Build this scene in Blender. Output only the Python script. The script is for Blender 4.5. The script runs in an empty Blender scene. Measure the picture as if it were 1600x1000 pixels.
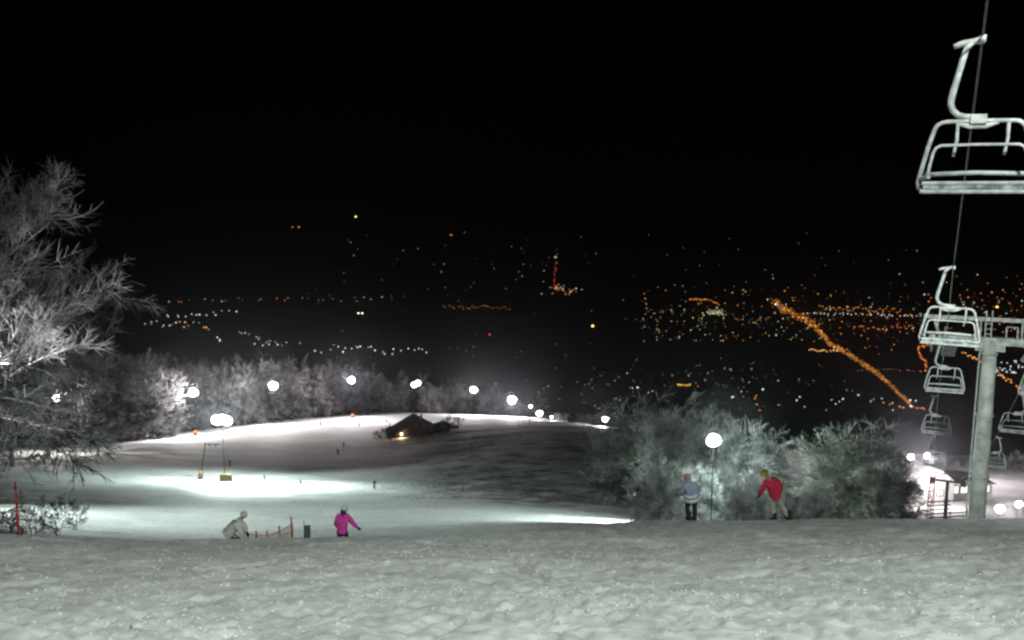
import bpy, math, random
import numpy as np
from mathutils import Vector, Matrix

# ------------------------------------------------------------------ camera, sky, exposure
scene = bpy.context.scene
COL = scene.collection
F = 1386.0                      # focal length in pixels of a 1600-wide frame
PITCH = math.atan(200.0 / F)    # the camera looks 8 degrees down
SP, CP = math.sin(PITCH), math.cos(PITCH)
cam_data = bpy.data.cameras.new('camera')
cam_data.sensor_width = 36.0
cam_data.lens = 36.0 * F / 1600.0
cam_data.clip_start = 0.1
cam_data.clip_end = 30000.0
cam = bpy.data.objects.new('camera', cam_data)
cam.rotation_euler = (math.pi / 2 - PITCH, 0, 0)
COL.objects.link(cam)
scene.camera = cam

world = bpy.data.worlds.new("World")
scene.world = world
world.use_nodes = True
wn = world.node_tree
bg = wn.nodes['Background']
sky = wn.nodes.new('ShaderNodeTexSky')
sky.sky_type = 'NISHITA'
sky.sun_disc = False
sky.sun_elevation = math.radians(-8)
sky.sun_rotation = math.radians(200)
wn.links.new(sky.outputs[0], bg.inputs[0])
bg.inputs[1].default_value = 0.002

scene.view_settings.view_transform = 'Standard'
scene.view_settings.look = 'None'
scene.view_settings.exposure = 0.0
scene.view_settings.gamma = 1.0
scene.view_settings.use_curve_mapping = False
cy = scene.cycles
cy.use_denoising = True
cy.max_bounces = 5
cy.diffuse_bounces = 3
cy.glossy_bounces = 2
cy.volume_bounces = 0
cy.caustics_reflective = False
cy.caustics_refractive = False
cy.sample_clamp_direct = 0.0
cy.sample_clamp_indirect = 1.0
cy.pixel_filter_type = 'BLACKMAN_HARRIS'
cy.filter_width = 2.4

LAMP = 1.0                      # overall strength of the piste lamps
rng = random.Random(7)
nrng = np.random.default_rng(11)


# ------------------------------------------------------------------ helpers
def U(u, v, Y):
    """world point at world depth Y seen at photo pixel (u, v)"""
    xc = (u - 800.0) / F
    yc = (500.0 - v) / F
    k = Y / (CP + yc * SP)
    return Vector((xc * k, Y, (-SP + yc * CP) * k))


def tdep(v):
    yc = (500.0 - v) / F
    return (SP - yc * CP) / (CP + yc * SP)


def tag(o, label=None, cat=None, group=None, kind=None):
    if label:
        o['label'] = label
    if cat:
        o['category'] = cat
    if group:
        o['group'] = group
    if kind:
        o['kind'] = kind
    return o


def empty(name, loc, rz=0.0, label=None, cat=None, group=None):
    o = bpy.data.objects.new(name, None)
    o.empty_display_size = 0.2
    o.location = loc
    o.rotation_euler = (0, 0, rz)
    COL.objects.link(o)
    return tag(o, label, cat, group)


def copy_tree(o, parent=None):
    c = o.copy()
    COL.objects.link(c)
    if parent is not None:
        c.parent = parent
    for ch in list(o.children):
        copy_tree(ch, c)
    return c


class MB:
    """collects simple shapes and links them as one mesh object"""

    def __init__(self):
        self.v = []
        self.f = []

    def add(self, verts, faces):
        n = len(self.v)
        self.v.extend([tuple(p) for p in verts])
        self.f.extend([tuple(i + n for i in f) for f in faces])
        return self

    def box(self, c, s, rz=0.0, rot=None, taper=1.0):
        M = rot if rot is not None else Matrix.Rotation(rz, 3, 'Z')
        vs = []
        for dz in (-1, 1):
            k = taper if dz > 0 else 1.0
            for dx, dy in ((-1, -1), (1, -1), (1, 1), (-1, 1)):
                vs.append(Vector(c) + M @ Vector((dx * s[0] / 2 * k, dy * s[1] / 2 * k, dz * s[2] / 2)))
        return self.add(vs, [(3, 2, 1, 0), (4, 5, 6, 7), (0, 1, 5, 4), (1, 2, 6, 5), (2, 3, 7, 6), (3, 0, 4, 7)])

    def tube(self, pts, r, n=8, jitter=0.0, cap=True):
        pts = [Vector(p) for p in pts]
        rs = r if isinstance(r, (list, tuple)) else [r] * len(pts)
        base = len(self.v)
        up = None
        for i, p in enumerate(pts):
            if i == 0:
                d = pts[1] - p
            elif i == len(pts) - 1:
                d = p - pts[i - 1]
            else:
                d = (pts[i + 1] - p).normalized() + (p - pts[i - 1]).normalized()
            d = d.normalized()
            if up is None:
                up = Vector((0, 0, 1)) if abs(d.z) < 0.9 else Vector((0, 1, 0))
            a = d.cross(up)
            if a.length < 1e-5:
                a = d.cross(Vector((1, 0.3, 0)))
            a.normalize()
            b = a.cross(d).normalized()
            up = b
            for k in range(n):
                an = 2 * math.pi * k / n
                rr = rs[i] * (1 + (rng.uniform(-jitter, jitter) if jitter else 0))
                self.v.append(tuple(p + (a * math.cos(an) + b * math.sin(an)) * rr))
        for i in range(len(pts) - 1):
            for k in range(n):
                k2 = (k + 1) % n
                self.f.append((base + i * n + k, base + i * n + k2, base + (i + 1) * n + k2, base + (i + 1) * n + k))
        if cap:
            self.f.append(tuple(base + k for k in reversed(range(n))))
            e = base + (len(pts) - 1) * n
            self.f.append(tuple(e + k for k in range(n)))
        return self

    def ball(self, c, r, nu=12, nv=8, rot=None, jitter=0.0):
        r = (r, r, r) if isinstance(r, (int, float)) else r
        base = len(self.v)
        M = rot if rot is not None else Matrix.Identity(3)
        c = Vector(c)
        for j in range(1, nv):
            th = math.pi * j / nv
            for i in range(nu):
                ph = 2 * math.pi * i / nu
                q = 1 + (rng.uniform(-jitter, jitter) if jitter else 0)
                self.v.append(tuple(c + M @ Vector((r[0] * q * math.sin(th) * math.cos(ph), r[1] * q * math.sin(th) * math.sin(ph), r[2] * q * math.cos(th)))))
        top = len(self.v)
        self.v.append(tuple(c + M @ Vector((0, 0, r[2]))))
        self.v.append(tuple(c + M @ Vector((0, 0, -r[2]))))
        for j in range(nv - 2):
            for i in range(nu):
                i2 = (i + 1) % nu
                a = base + j * nu
                self.f.append((a + i, a + nu + i, a + nu + i2, a + i2))
        for i in range(nu):
            i2 = (i + 1) % nu
            self.f.append((top, base + i, base + i2))
            a = base + (nv - 2) * nu
            self.f.append((top + 1, a + i2, a + i))
        return self

    def mesh(self, name, mat, smooth=False):
        me = bpy.data.meshes.new(name)
        me.from_pydata(self.v, [], self.f)
        if mat is not None:
            me.materials.append(mat)
        if smooth:
            me.polygons.foreach_set('use_smooth', [True] * len(me.polygons))
        me.update()
        return me

    def build(self, name, mat, parent=None, smooth=False):
        o = bpy.data.objects.new(name, self.mesh(name, mat, smooth))
        COL.objects.link(o)
        if parent is not None:
            o.parent = parent
        return o


def np_mesh(name, verts, faces, mat, smooth=False):
    """verts (n,3) array, faces (m,k) array"""
    me = bpy.data.meshes.new(name)
    k = faces.shape[1]
    me.vertices.add(len(verts))
    me.vertices.foreach_set('co', np.ascontiguousarray(verts, dtype=np.float32).ravel())
    me.loops.add(faces.size)
    me.loops.foreach_set('vertex_index', np.ascontiguousarray(faces, dtype=np.int32).ravel())
    me.polygons.add(len(faces))
    me.polygons.foreach_set('loop_start', np.arange(0, faces.size, k, dtype=np.int32))
    if mat is not None:
        me.materials.append(mat)
    me.update(calc_edges=True)
    me.polygons.foreach_set('use_smooth', np.full(len(faces), smooth))
    me.validate()
    return me


def link(name, me, parent=None):
    o = bpy.data.objects.new(name, me)
    COL.objects.link(o)
    if parent is not None:
        o.parent = parent
    return o


# ------------------------------------------------------------------ materials
def mat_basic(name, color, rough=0.6, metal=0.0, noise=0.0, scale=8.0, color2=None, bump=0.0, spec=0.3):
    m = bpy.data.materials.new(name)
    m.use_nodes = True
    nt = m.node_tree
    b = nt.nodes['Principled BSDF']
    b.inputs['Roughness'].default_value = rough
    b.inputs['Metallic'].default_value = metal
    b.inputs['Specular IOR Level'].default_value = spec
    if color2 is None:
        color2 = tuple(c * (1 - noise) for c in color)
    tc = nt.nodes.new('ShaderNodeTexCoord')
    nz = nt.nodes.new('ShaderNodeTexNoise')
    nz.inputs['Scale'].default_value = scale
    nz.inputs['Detail'].default_value = 4
    rp = nt.nodes.new('ShaderNodeValToRGB')
    rp.color_ramp.elements[0].position = 0.38
    rp.color_ramp.elements[1].position = 0.62
    rp.color_ramp.elements[0].color = (*color2, 1)
    rp.color_ramp.elements[1].color = (*color, 1)
    nt.links.new(tc.outputs['Object'], nz.inputs['Vector'])
    nt.links.new(nz.outputs['Fac'], rp.inputs['Fac'])
    nt.links.new(rp.outputs['Color'], b.inputs['Base Color'])
    if bump:
        bp = nt.nodes.new('ShaderNodeBump')
        bp.inputs['Strength'].default_value = bump
        bp.inputs['Distance'].default_value = 0.05
        nt.links.new(nz.outputs['Fac'], bp.inputs['Height'])
        nt.links.new(bp.outputs['Normal'], b.inputs['Normal'])
    return m


def mat_emit(name, color, strength):
    m = bpy.data.materials.new(name)
    m.use_nodes = True
    nt = m.node_tree
    nt.nodes.remove(nt.nodes['Principled BSDF'])
    e = nt.nodes.new('ShaderNodeEmission')
    e.inputs[0].default_value = (*color, 1)
    e.inputs[1].default_value = strength
    nt.links.new(e.outputs[0], nt.nodes['Material Output'].inputs[0])
    m.cycles.emission_sampling = 'NONE'
    return m


def snow_material():
    m = bpy.data.materials.new('snow')
    m.use_nodes = True
    nt = m.node_tree
    L = nt.links.new
    b = nt.nodes['Principled BSDF']
    b.inputs['Roughness'].default_value = 0.75
    b.inputs['Specular IOR Level'].default_value = 0.2
    geo = nt.nodes.new('ShaderNodeNewGeometry')

    def noise(scale, detail, vec=None, rough=0.55):
        n = nt.nodes.new('ShaderNodeTexNoise')
        n.inputs['Scale'].default_value = scale
        n.inputs['Detail'].default_value = detail
        n.inputs['Roughness'].default_value = rough
        L(vec if vec is not None else geo.outputs['Position'], n.inputs['Vector'])
        return n.outputs['Fac']

    def ramp(fac, p0, p1, c0, c1):
        r = nt.nodes.new('ShaderNodeValToRGB')
        r.color_ramp.elements[0].position = p0
        r.color_ramp.elements[1].position = p1
        r.color_ramp.elements[0].color = (*c0, 1)
        r.color_ramp.elements[1].color = (*c1, 1)
        L(fac, r.inputs['Fac'])
        return r.outputs['Color']

    def mix(fac, a, bb):
        x = nt.nodes.new('ShaderNodeMix')
        x.data_type = 'RGBA'
        L(fac, x.inputs[0])
        L(a, x.inputs[6])
        L(bb, x.inputs[7])
        return x.outputs[2]

    # packed and loose snow
    c1 = ramp(noise(1.7, 6), 0.35, 0.65, (0.60, 0.61, 0.61), (0.86, 0.87, 0.87))
    c2 = ramp(noise(0.11, 5), 0.35, 0.7, (0.62, 0.62, 0.62), (0.88, 0.88, 0.88))
    mul = nt.nodes.new('ShaderNodeMix')
    mul.data_type = 'RGBA'
    mul.blend_type = 'MULTIPLY'
    mul.inputs[0].default_value = 0.6
    L(c1, mul.inputs[6])
    L(c2, mul.inputs[7])
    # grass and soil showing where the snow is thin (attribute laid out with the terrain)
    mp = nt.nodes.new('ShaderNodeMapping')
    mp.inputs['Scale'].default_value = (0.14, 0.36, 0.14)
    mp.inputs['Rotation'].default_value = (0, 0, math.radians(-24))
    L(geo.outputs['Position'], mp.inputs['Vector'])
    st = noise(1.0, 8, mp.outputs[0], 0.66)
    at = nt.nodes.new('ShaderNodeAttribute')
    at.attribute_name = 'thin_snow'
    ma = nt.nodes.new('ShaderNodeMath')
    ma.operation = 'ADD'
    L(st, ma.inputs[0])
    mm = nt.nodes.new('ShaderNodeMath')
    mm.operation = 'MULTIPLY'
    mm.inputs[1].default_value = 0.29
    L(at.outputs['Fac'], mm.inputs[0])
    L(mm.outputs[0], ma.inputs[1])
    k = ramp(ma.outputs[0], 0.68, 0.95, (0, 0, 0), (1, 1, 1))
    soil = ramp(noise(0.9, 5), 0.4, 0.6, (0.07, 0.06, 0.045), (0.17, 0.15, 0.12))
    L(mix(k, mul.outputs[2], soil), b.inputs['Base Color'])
    # grain
    bp = nt.nodes.new('ShaderNodeBump')
    bp.inputs['Strength'].default_value = 0.55
    bp.inputs['Distance'].default_value = 0.05
    L(noise(9.0, 8, None, 0.75), bp.inputs['Height'])
    bp2 = nt.nodes.new('ShaderNodeBump')
    bp2.inputs['Strength'].default_value = 0.35
    bp2.inputs['Distance'].default_value = 0.25
    L(noise(0.55, 7, None, 0.65), bp2.inputs['Height'])
    L(bp.outputs[0], bp2.inputs['Normal'])
    L(bp2.outputs[0], b.inputs['Normal'])
    return m


SNOW = snow_material()
VALLEY = mat_basic('valley_fields', (0.03, 0.032, 0.026), 0.9, noise=0.5, scale=0.004)
RIME = mat_basic('rime_twigs', (0.30, 0.305, 0.31), 0.9, scale=0.9, color2=(0.07, 0.07, 0.066), spec=0.05)
RIME_FAR = mat_basic('rime_twigs_far', (0.34, 0.34, 0.36), 0.9, scale=0.35, color2=(0.05, 0.05, 0.05), spec=0.1)
RIME_DARK = mat_basic('rime_thin', (0.31, 0.32, 0.30), 0.9, scale=0.6, color2=(0.045, 0.05, 0.04), spec=0.1)
BARK = mat_basic('bark_frosted', (0.27, 0.27, 0.27), 0.9, scale=2.5, color2=(0.06, 0.055, 0.05), bump=0.5, spec=0.1)
THICKET = mat_basic('rime_thicket', (0.36, 0.37, 0.37), 0.9, scale=0.7, color2=(0.07, 0.075, 0.065), spec=0.05)
BRANCH = mat_basic('rime_branch', (0.66, 0.66, 0.66), 0.9, scale=3.0, color2=(0.36, 0.35, 0.34), spec=0.05)
POLE = mat_basic('pole_steel', (0.006, 0.006, 0.006), 0.8, scale=3.0, noise=0.4, spec=0.05)
RIMED_STEEL = mat_basic('rimed_steel', (0.60, 0.62, 0.62), 0.75, scale=6.0, color2=(0.36, 0.38, 0.38), bump=0.4, spec=0.2)
STEEL = mat_basic('galvanised_steel', (0.48, 0.50, 0.49), 0.5, metal=0.2, scale=3.0, color2=(0.24, 0.26, 0.25), bump=0.15)
STEEL_DARK = mat_basic('dark_steel', (0.06, 0.06, 0.06), 0.6, scale=3.0, color2=(0.025, 0.025, 0.025))
CABLE = mat_basic('steel_rope', (0.16, 0.15, 0.15), 0.6, scale=5.0, noise=0.4)
SEAT = mat_basic('seat_plastic', (0.12, 0.14, 0.20), 0.6, scale=7.0, color2=(0.42, 0.44, 0.47))
WOOD = mat_basic('dark_timber', (0.035, 0.025, 0.02), 0.8, scale=4.0, noise=0.5)
ROOFM = mat_basic('roof_shingle', (0.018, 0.018, 0.02), 0.95, scale=3.0, noise=0.4, spec=0.02)
PADM = mat_basic('orange_mattress', (0.62, 0.22, 0.06), 0.7, scale=2.0, noise=0.3)
PADY = mat_basic('tan_mattress', (0.17, 0.12, 0.06), 0.7, scale=2.0, noise=0.3)
REDP = mat_basic('red_plastic', (0.62, 0.05, 0.07), 0.5, scale=6.0, noise=0.3)
NETM = mat_basic('orange_net', (0.78, 0.24, 0.16), 0.7, scale=5.0, noise=0.3)
GREENM = mat_basic('grey_green_canvas', (0.16, 0.21, 0.19), 0.8, scale=3.0, noise=0.4)
PLASTER = mat_basic('white_plaster', (0.76, 0.75, 0.72), 0.8, scale=2.0, noise=0.15)
TUFT = mat_basic('dry_grass', (0.14, 0.12, 0.08), 0.9, scale=2.0, color2=(0.05, 0.045, 0.03))
SHRUB = mat_basic('bare_shrub', (0.30, 0.28, 0.27), 0.9, scale=3.0, color2=(0.10, 0.09, 0.085))

# ------------------------------------------------------------------ terrain
UC = np.array([-900, 0, 150, 300, 450, 600, 750, 850, 930, 1000, 1200, 1420, 1600, 2500.0])
VT = {
    24:  [842, 841, 840, 841, 844, 845, 835, 829, 828, 828, 828, 828, 828, 828],
    30:  [858, 858, 860, 864, 867, 866, 848, 832, 821, 815, 814, 813, 812, 812],
    34:  [862, 862, 864, 868, 870, 870, 860, 846, 829, 818, 816, 815, 814, 814],
    40:  [862, 862, 864, 868, 870, 870, 866, 856, 844, 834, 830, 828, 827, 828],
    60:  [845, 844, 846, 850, 850, 849, 846, 842, 839, 838, 838, 836, 834, 834],
    80:  [820, 822, 828, 834, 835, 833, 828, 825, 825, 829, 830, 822, 820, 820],
    100: [800, 800, 808, 816, 817, 812, 807, 808, 812, 818, 835, 835, 828, 835],
    130: [770, 770, 780, 790, 791, 788, 786, 792, 797, 800, 828, 828, 822, 828],
    165: [742, 742, 752, 762, 766, 766, 762, 765, 766, 768, 806, 812, 812, 812],
    185: [728, 730, 740, 750, 752, 752, 744, 742, 741, 746, 780, 797, 797, 797],
    215: [714, 715, 719, 724, 730, 730, 714, 705, 705, 712, 740, 768, 772, 772],
    250: [702, 704, 704, 704, 710, 708, 688, 677, 677, 684, 705, 742, 745, 745],
    290: [698, 700, 694, 688, 690, 686, 671, 662, 666, 672, 695, 722, 726, 726],
    340: [700, 704, 692, 673, 664, 666, 660, 657, 663, 670, 695, 711, 714, 714],
    380: [705, 710, 694, 672, 656, 650, 652, 654, 663, 676, 698, 715, 718, 718],
    430: [715, 718, 702, 676, 655, 645, 648, 655, 669, 684, 704, 722, 724, 724],
    500: [732, 732, 722, 702, 682, 670, 672, 680, 692, 704, 720, 732, 734, 734],
}
ROWS = sorted(VT)
LOGR = np.linspace(math.log(16.0), math.log(1300.0), 420)
AC = (UC - 800) / F * 1.045
AG = np.linspace(AC[0], AC[-1], 260)


def _table():
    ys, zs = [], []
    for y in (4.0, 8.0, 12.0, 16.0, 18.0, 20.0):
        ys.append(y)
        zs.append(np.full(len(AG), -1.6 - 0.327 * y))
    for y in ROWS:
        vrow = np.interp(AG, AC, VT[y])
        yc = (500 - vrow) / F
        t = (SP - yc * CP) / (CP + yc * SP)
        ys.append(float(y))
        zs.append(-t * y)
    for y, z in ((700.0, -218.0), (1000.0, -296.0), (1080.0, -300.0), (1400.0, -300.0)):
        ys.append(y)
        zs.append(np.full(len(AG), z))
    ys = np.array(ys)
    zs = np.array(zs)
    yy = np.exp(LOGR)
    out = np.empty((len(yy), len(AG)))
    # monotone-ish cubic through the rows
    d = np.gradient(zs, ys, axis=0)
    idx = np.clip(np.searchsorted(ys, yy) - 1, 0, len(ys) - 2)
    h = (ys[idx + 1] - ys[idx])
    s = (yy - ys[idx]) / h
    s2, s3 = s * s, s ** 3
    out = ((2 * s3 - 3 * s2 + 1)[:, None] * zs[idx] + ((s3 - 2 * s2 + s) * h)[:, None] * d[idx]
           + (-2 * s3 + 3 * s2)[:, None] * zs[idx + 1] + ((s3 - s2) * h)[:, None] * d[idx + 1])
    k = np.array([1, 3, 6, 9, 10, 9, 6, 3, 1.0])
    k /= k.sum()
    pad = np.pad(out, ((0, 0), (4, 4)), mode='edge')
    out = sum(k[i] * pad[:, i:i + out.shape[1]] for i in range(9))
    return out


TAB = _table()


def far_z(y):
    return np.interp(y, [1080, 3800, 7000, 9500], [-300, -300, -140, -120])


def base_z(x, y):
    x = np.asarray(x, float)
    y = np.asarray(y, float)
    z = -1.6 - 0.327 * y
    yy = np.clip(y, 16.0, 1299.0)
    a = np.clip(x / yy, AG[0], AG[-1])
    fi = (np.log(yy) - LOGR[0]) / (LOGR[1] - LOGR[0])
    fi = np.clip(fi, 0, len(LOGR) - 1.001)
    i0 = fi.astype(int)
    ft = fi - i0
    fj = np.clip((a - AG[0]) / (AG[1] - AG[0]), 0, len(AG) - 1.001)
    j0 = fj.astype(int)
    gt = fj - j0
    zt = (TAB[i0, j0] * (1 - ft) * (1 - gt) + TAB[i0 + 1, j0] * ft * (1 - gt)
          + TAB[i0, j0 + 1] * (1 - ft) * gt + TAB[i0 + 1, j0 + 1] * ft * gt)
    z = np.where(y > 16.0, zt, z)
    z = np.where(y > 1080, far_z(y), z)
    return z


_perm = nrng.random((256, 256))


def vnoise(x, y, seed=0):
    x = x + seed * 17.3
    y = y + seed * 9.1
    xi = np.floor(x).astype(int)
    yi = np.floor(y).astype(int)
    fx = x - xi
    fy = y - yi
    fx = fx * fx * (3 - 2 * fx)
    fy = fy * fy * (3 - 2 * fy)
    a = _perm[xi & 255, yi & 255]
    b = _perm[(xi + 1) & 255, yi & 255]
    c = _perm[xi & 255, (yi + 1) & 255]
    d = _perm[(xi + 1) & 255, (yi + 1) & 255]
    return (a * (1 - fx) + b * fx) * (1 - fy) + (c * (1 - fx) + d * fx) * fy - 0.5


def rough_z(x, y):
    """small relief of the snow"""
    near = np.clip(1.0 - (y - 30) / 25.0, 0, 1)
    ca, sa = math.cos(0.42), math.sin(0.42)
    xr, yr = ca * x - sa * y, sa * x + ca * y
    z = near * (0.09 * vnoise(x / 3.1, y / 3.1, 1) + 0.12 * vnoise(x / 7.0 + 0.1 * y, y / 1.5, 2) + 0.035 * vnoise(x / 0.42, y / 0.46, 3)
                + 0.08 * np.abs(vnoise(x / 0.19, y / 0.22, 4)) * (0.4 + 1.2 * np.clip(vnoise(x / 2.3, y / 2.0, 13) + 0.5, 0, 1)) + 0.07 * vnoise(x / 0.1, y / 0.12, 10))
    # ski tracks crossing the near slope, and a broken crest
    for x0, sl, am, wl, ph in ((-3.0, 0.25, 1.6, 13.0, 0.4), (2.0, -0.12, 1.3, 10.0, 2.0), (6.5, 0.30, 2.0, 15.0, 3.4), (-8.0, 0.5, 1.5, 11.0, 5.0), (0.5, 0.75, 2.2, 17.0, 1.0), (11.0, -0.35, 1.7, 14.0, 0.0)):
        for o in (0.0, 0.34):
            dx = x - (x0 + o + sl * (y - 8) + am * np.sin(y / wl * 6.28 + ph))
            z = z - near * 0.045 * np.exp(-(dx / 0.085) ** 2)
    crest = np.exp(-((y - 24) / 6.0) ** 2)
    z = z + crest * (0.22 * vnoise(x / 1.9, y / 1.6, 31) + 0.16 * np.abs(vnoise(x / 0.8, y / 0.9, 32)) - 0.13)
    mid = np.clip((y - 40) / 40.0, 0, 1) * np.clip(1 - (y - 480) / 200.0, 0, 1)
    hilly = np.clip((y - 105) / 40.0, 0, 1) * np.clip((x / np.maximum(y, 1) + 0.13) / 0.08, 0, 1)
    z = z + mid * (0.55 + 0.45 * hilly) * (0.8 * vnoise(xr / 16.0, yr / 7.0, 5) + 0.4 * vnoise(xr / 7.0, yr / 2.6, 6) + 0.25 * vnoise(x / 2.6, y / 2.6, 7))
    far = np.clip((y - 1500) / 2500, 0, 1)
    z = z + far * 14 * vnoise(x / 700.0, y / 500.0, 8)
    # ploughed ridge at the left of the lip, and the low pile of cleared snow in front of it
    pile = np.exp(-(((x + 8.6) / 2.0) ** 2 + ((y - 15.6) / 1.5) ** 2))
    z = z + 0.22 * pile
    return z


def ground(x, y):
    return float(base_z(x, y) + rough_z(np.asarray(float(x)), np.asarray(float(y))))


def G(u, Y):
    """ground point seen in photo column u at depth Y"""
    x = (u - 800) / F * Y
    z = 0
    for _ in range(8):
        z = ground(x, Y)
        x = (u - 800) / F * (Y * CP - z * SP)
    return Vector((x, Y, z))


def make_ground():
    bcol = np.concatenate([np.linspace(-2.6, -0.8, 34)[:-1], np.linspace(-0.8, 0.8, 440), np.linspace(0.8, 2.6, 34)[1:]])
    Y0 = -3.0
    rows = np.concatenate([np.exp(np.linspace(math.log(2.0), math.log(48.0), 520)) + Y0,
                           np.exp(np.linspace(math.log(48.3), math.log(520.0), 300)) + Y0,
                           np.exp(np.linspace(math.log(535.0), math.log(9500.0), 70)) + Y0])
    B, R = np.meshgrid(bcol, rows)
    X = B * (R - Y0)
    Z = base_z(X, R) + rough_z(X, R)
    nr, nc = X.shape
    V = np.stack([X, R, Z], -1).reshape(-1, 3)
    i = np.arange(nr * nc).reshape(nr, nc)
    Fc = np.stack([i[:-1, :-1], i[:-1, 1:], i[1:, 1:], i[1:, :-1]], -1)
    split = int(np.searchsorted(rows, 560.0))

    def part(name, sel, mat, lo, hi):
        fs = sel.reshape(-1, 4)
        vs = V[lo * nc:hi * nc]
        return link(name, np_mesh(name, vs, fs - lo * nc, mat, True))

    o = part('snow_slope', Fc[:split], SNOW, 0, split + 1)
    # where grass and soil show through: the steep unpisted hill in the middle, strips at the left
    X1, R1 = X[:split + 1], R[:split + 1]
    A = X1 / np.maximum(R1, 1) * F / 1.045 + 800
    vs = V[:(split + 1) * nc].reshape(split + 1, nc, 3)
    D = vs[..., 1] * CP - vs[..., 2] * SP
    VV = 500 - F * (vs[..., 2] * CP + vs[..., 1] * SP) / np.maximum(D, 1)

    def sm(a, b, t):
        t = np.clip((t - a) / (b - a), 0, 1)
        return t * t * (3 - 2 * t)
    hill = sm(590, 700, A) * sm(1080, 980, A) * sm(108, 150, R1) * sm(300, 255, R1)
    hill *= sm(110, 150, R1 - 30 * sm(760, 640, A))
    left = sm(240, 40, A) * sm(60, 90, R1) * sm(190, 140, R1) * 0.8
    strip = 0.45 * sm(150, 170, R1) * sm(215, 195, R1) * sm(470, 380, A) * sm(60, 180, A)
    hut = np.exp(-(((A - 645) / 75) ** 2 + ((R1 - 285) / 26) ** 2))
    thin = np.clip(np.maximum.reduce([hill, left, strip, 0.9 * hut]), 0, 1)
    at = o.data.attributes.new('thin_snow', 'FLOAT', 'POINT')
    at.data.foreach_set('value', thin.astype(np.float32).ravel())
    tag(o, kind='structure')
    o2 = part('valley_ground', Fc[split:], VALLEY, split, nr)
    tag(o2, kind='structure')
    # the slope around and behind the viewpoint
    gx = np.linspace(-130, 130, 90)
    gy = np.linspace(-90, 3.0, 50)
    XX, YY = np.meshgrid(gx, gy)
    ZZ = base_z(XX, YY) - 0.25 + 0.25 * vnoise(XX / 3, YY / 3, 9)
    i = np.arange(XX.size).reshape(XX.shape)
    Fb = np.stack([i[:-1, :-1], i[:-1, 1:], i[1:, 1:], i[1:, :-1]], -1).reshape(-1, 4)
    o3 = link('snow_ground', np_mesh('snow_ground', np.stack([XX, YY, ZZ], -1).reshape(-1, 3), Fb, SNOW, True))
    tag(o3, kind='structure')


make_ground()


def make_clumps():
    """loose lumps of snow lying on the near slope"""
    base = MB().ball((0, 0, 0), 1.0, 6, 4)
    bv = np.array(base.v)
    quads = [f if len(f) == 4 else (f[0], f[1], f[2], f[2]) for f in base.f]
    tris = []
    for f in base.f:
        tris.append(f[:3])
        if len(f) == 4:
            tris.append((f[0], f[2], f[3]))
    tris = np.array(tris)
    n = 18000
    vs, fs = [], []
    for k in range(n):
        y = 6.5 + 19 * nrng.random() ** 1.4
        x = (nrng.random() * 1.5 - 0.75) * (y + 2.5)
        dens = vnoise(np.array(x / 2.2), np.array(y / 2.2), 12) + 0.5
        if nrng.random() > 0.1 + 1.1 * dens:
            continue
        s = 0.010 + 0.024 * nrng.random() ** 2.2 + (0.05 * nrng.random() if nrng.random() < 0.006 else 0)
        s *= 1 + max(0, (12 - y)) * 0.01
        q = bv * (s * (0.7 + 0.6 * nrng.random((len(bv), 1)))) * np.array([1.15, 1.0, 0.75])
        an = nrng.random() * 6.28
        c, d = math.cos(an), math.sin(an)
        q = np.stack([q[:, 0] * c - q[:, 1] * d, q[:, 0] * d + q[:, 1] * c, q[:, 2]], -1)
        q += np.array([x, y, ground(x, y) - s * 0.3])
        fs.append(tris + len(vs) * len(bv))
        vs.append(q)
    o = link('snow_lumps', np_mesh('snow_lumps', np.concatenate(vs), np.concatenate(fs), SNOW, True))
    tag(o, 'loose lumps of snow strewn over the near slope', kind='stuff')


make_clumps()


# ------------------------------------------------------------------ floodlights
CYAN = (0.80, 1.0, 0.93)
WARM = (1.0, 0.93, 0.90)
PINK = (1.0, 0.90, 0.92)
LENS = {}


def lens(color, strength):
    k = (color, strength)
    if k not in LENS:
        LENS[k] = mat_emit('lamp_glass', color, strength)
    return LENS[k]


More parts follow.
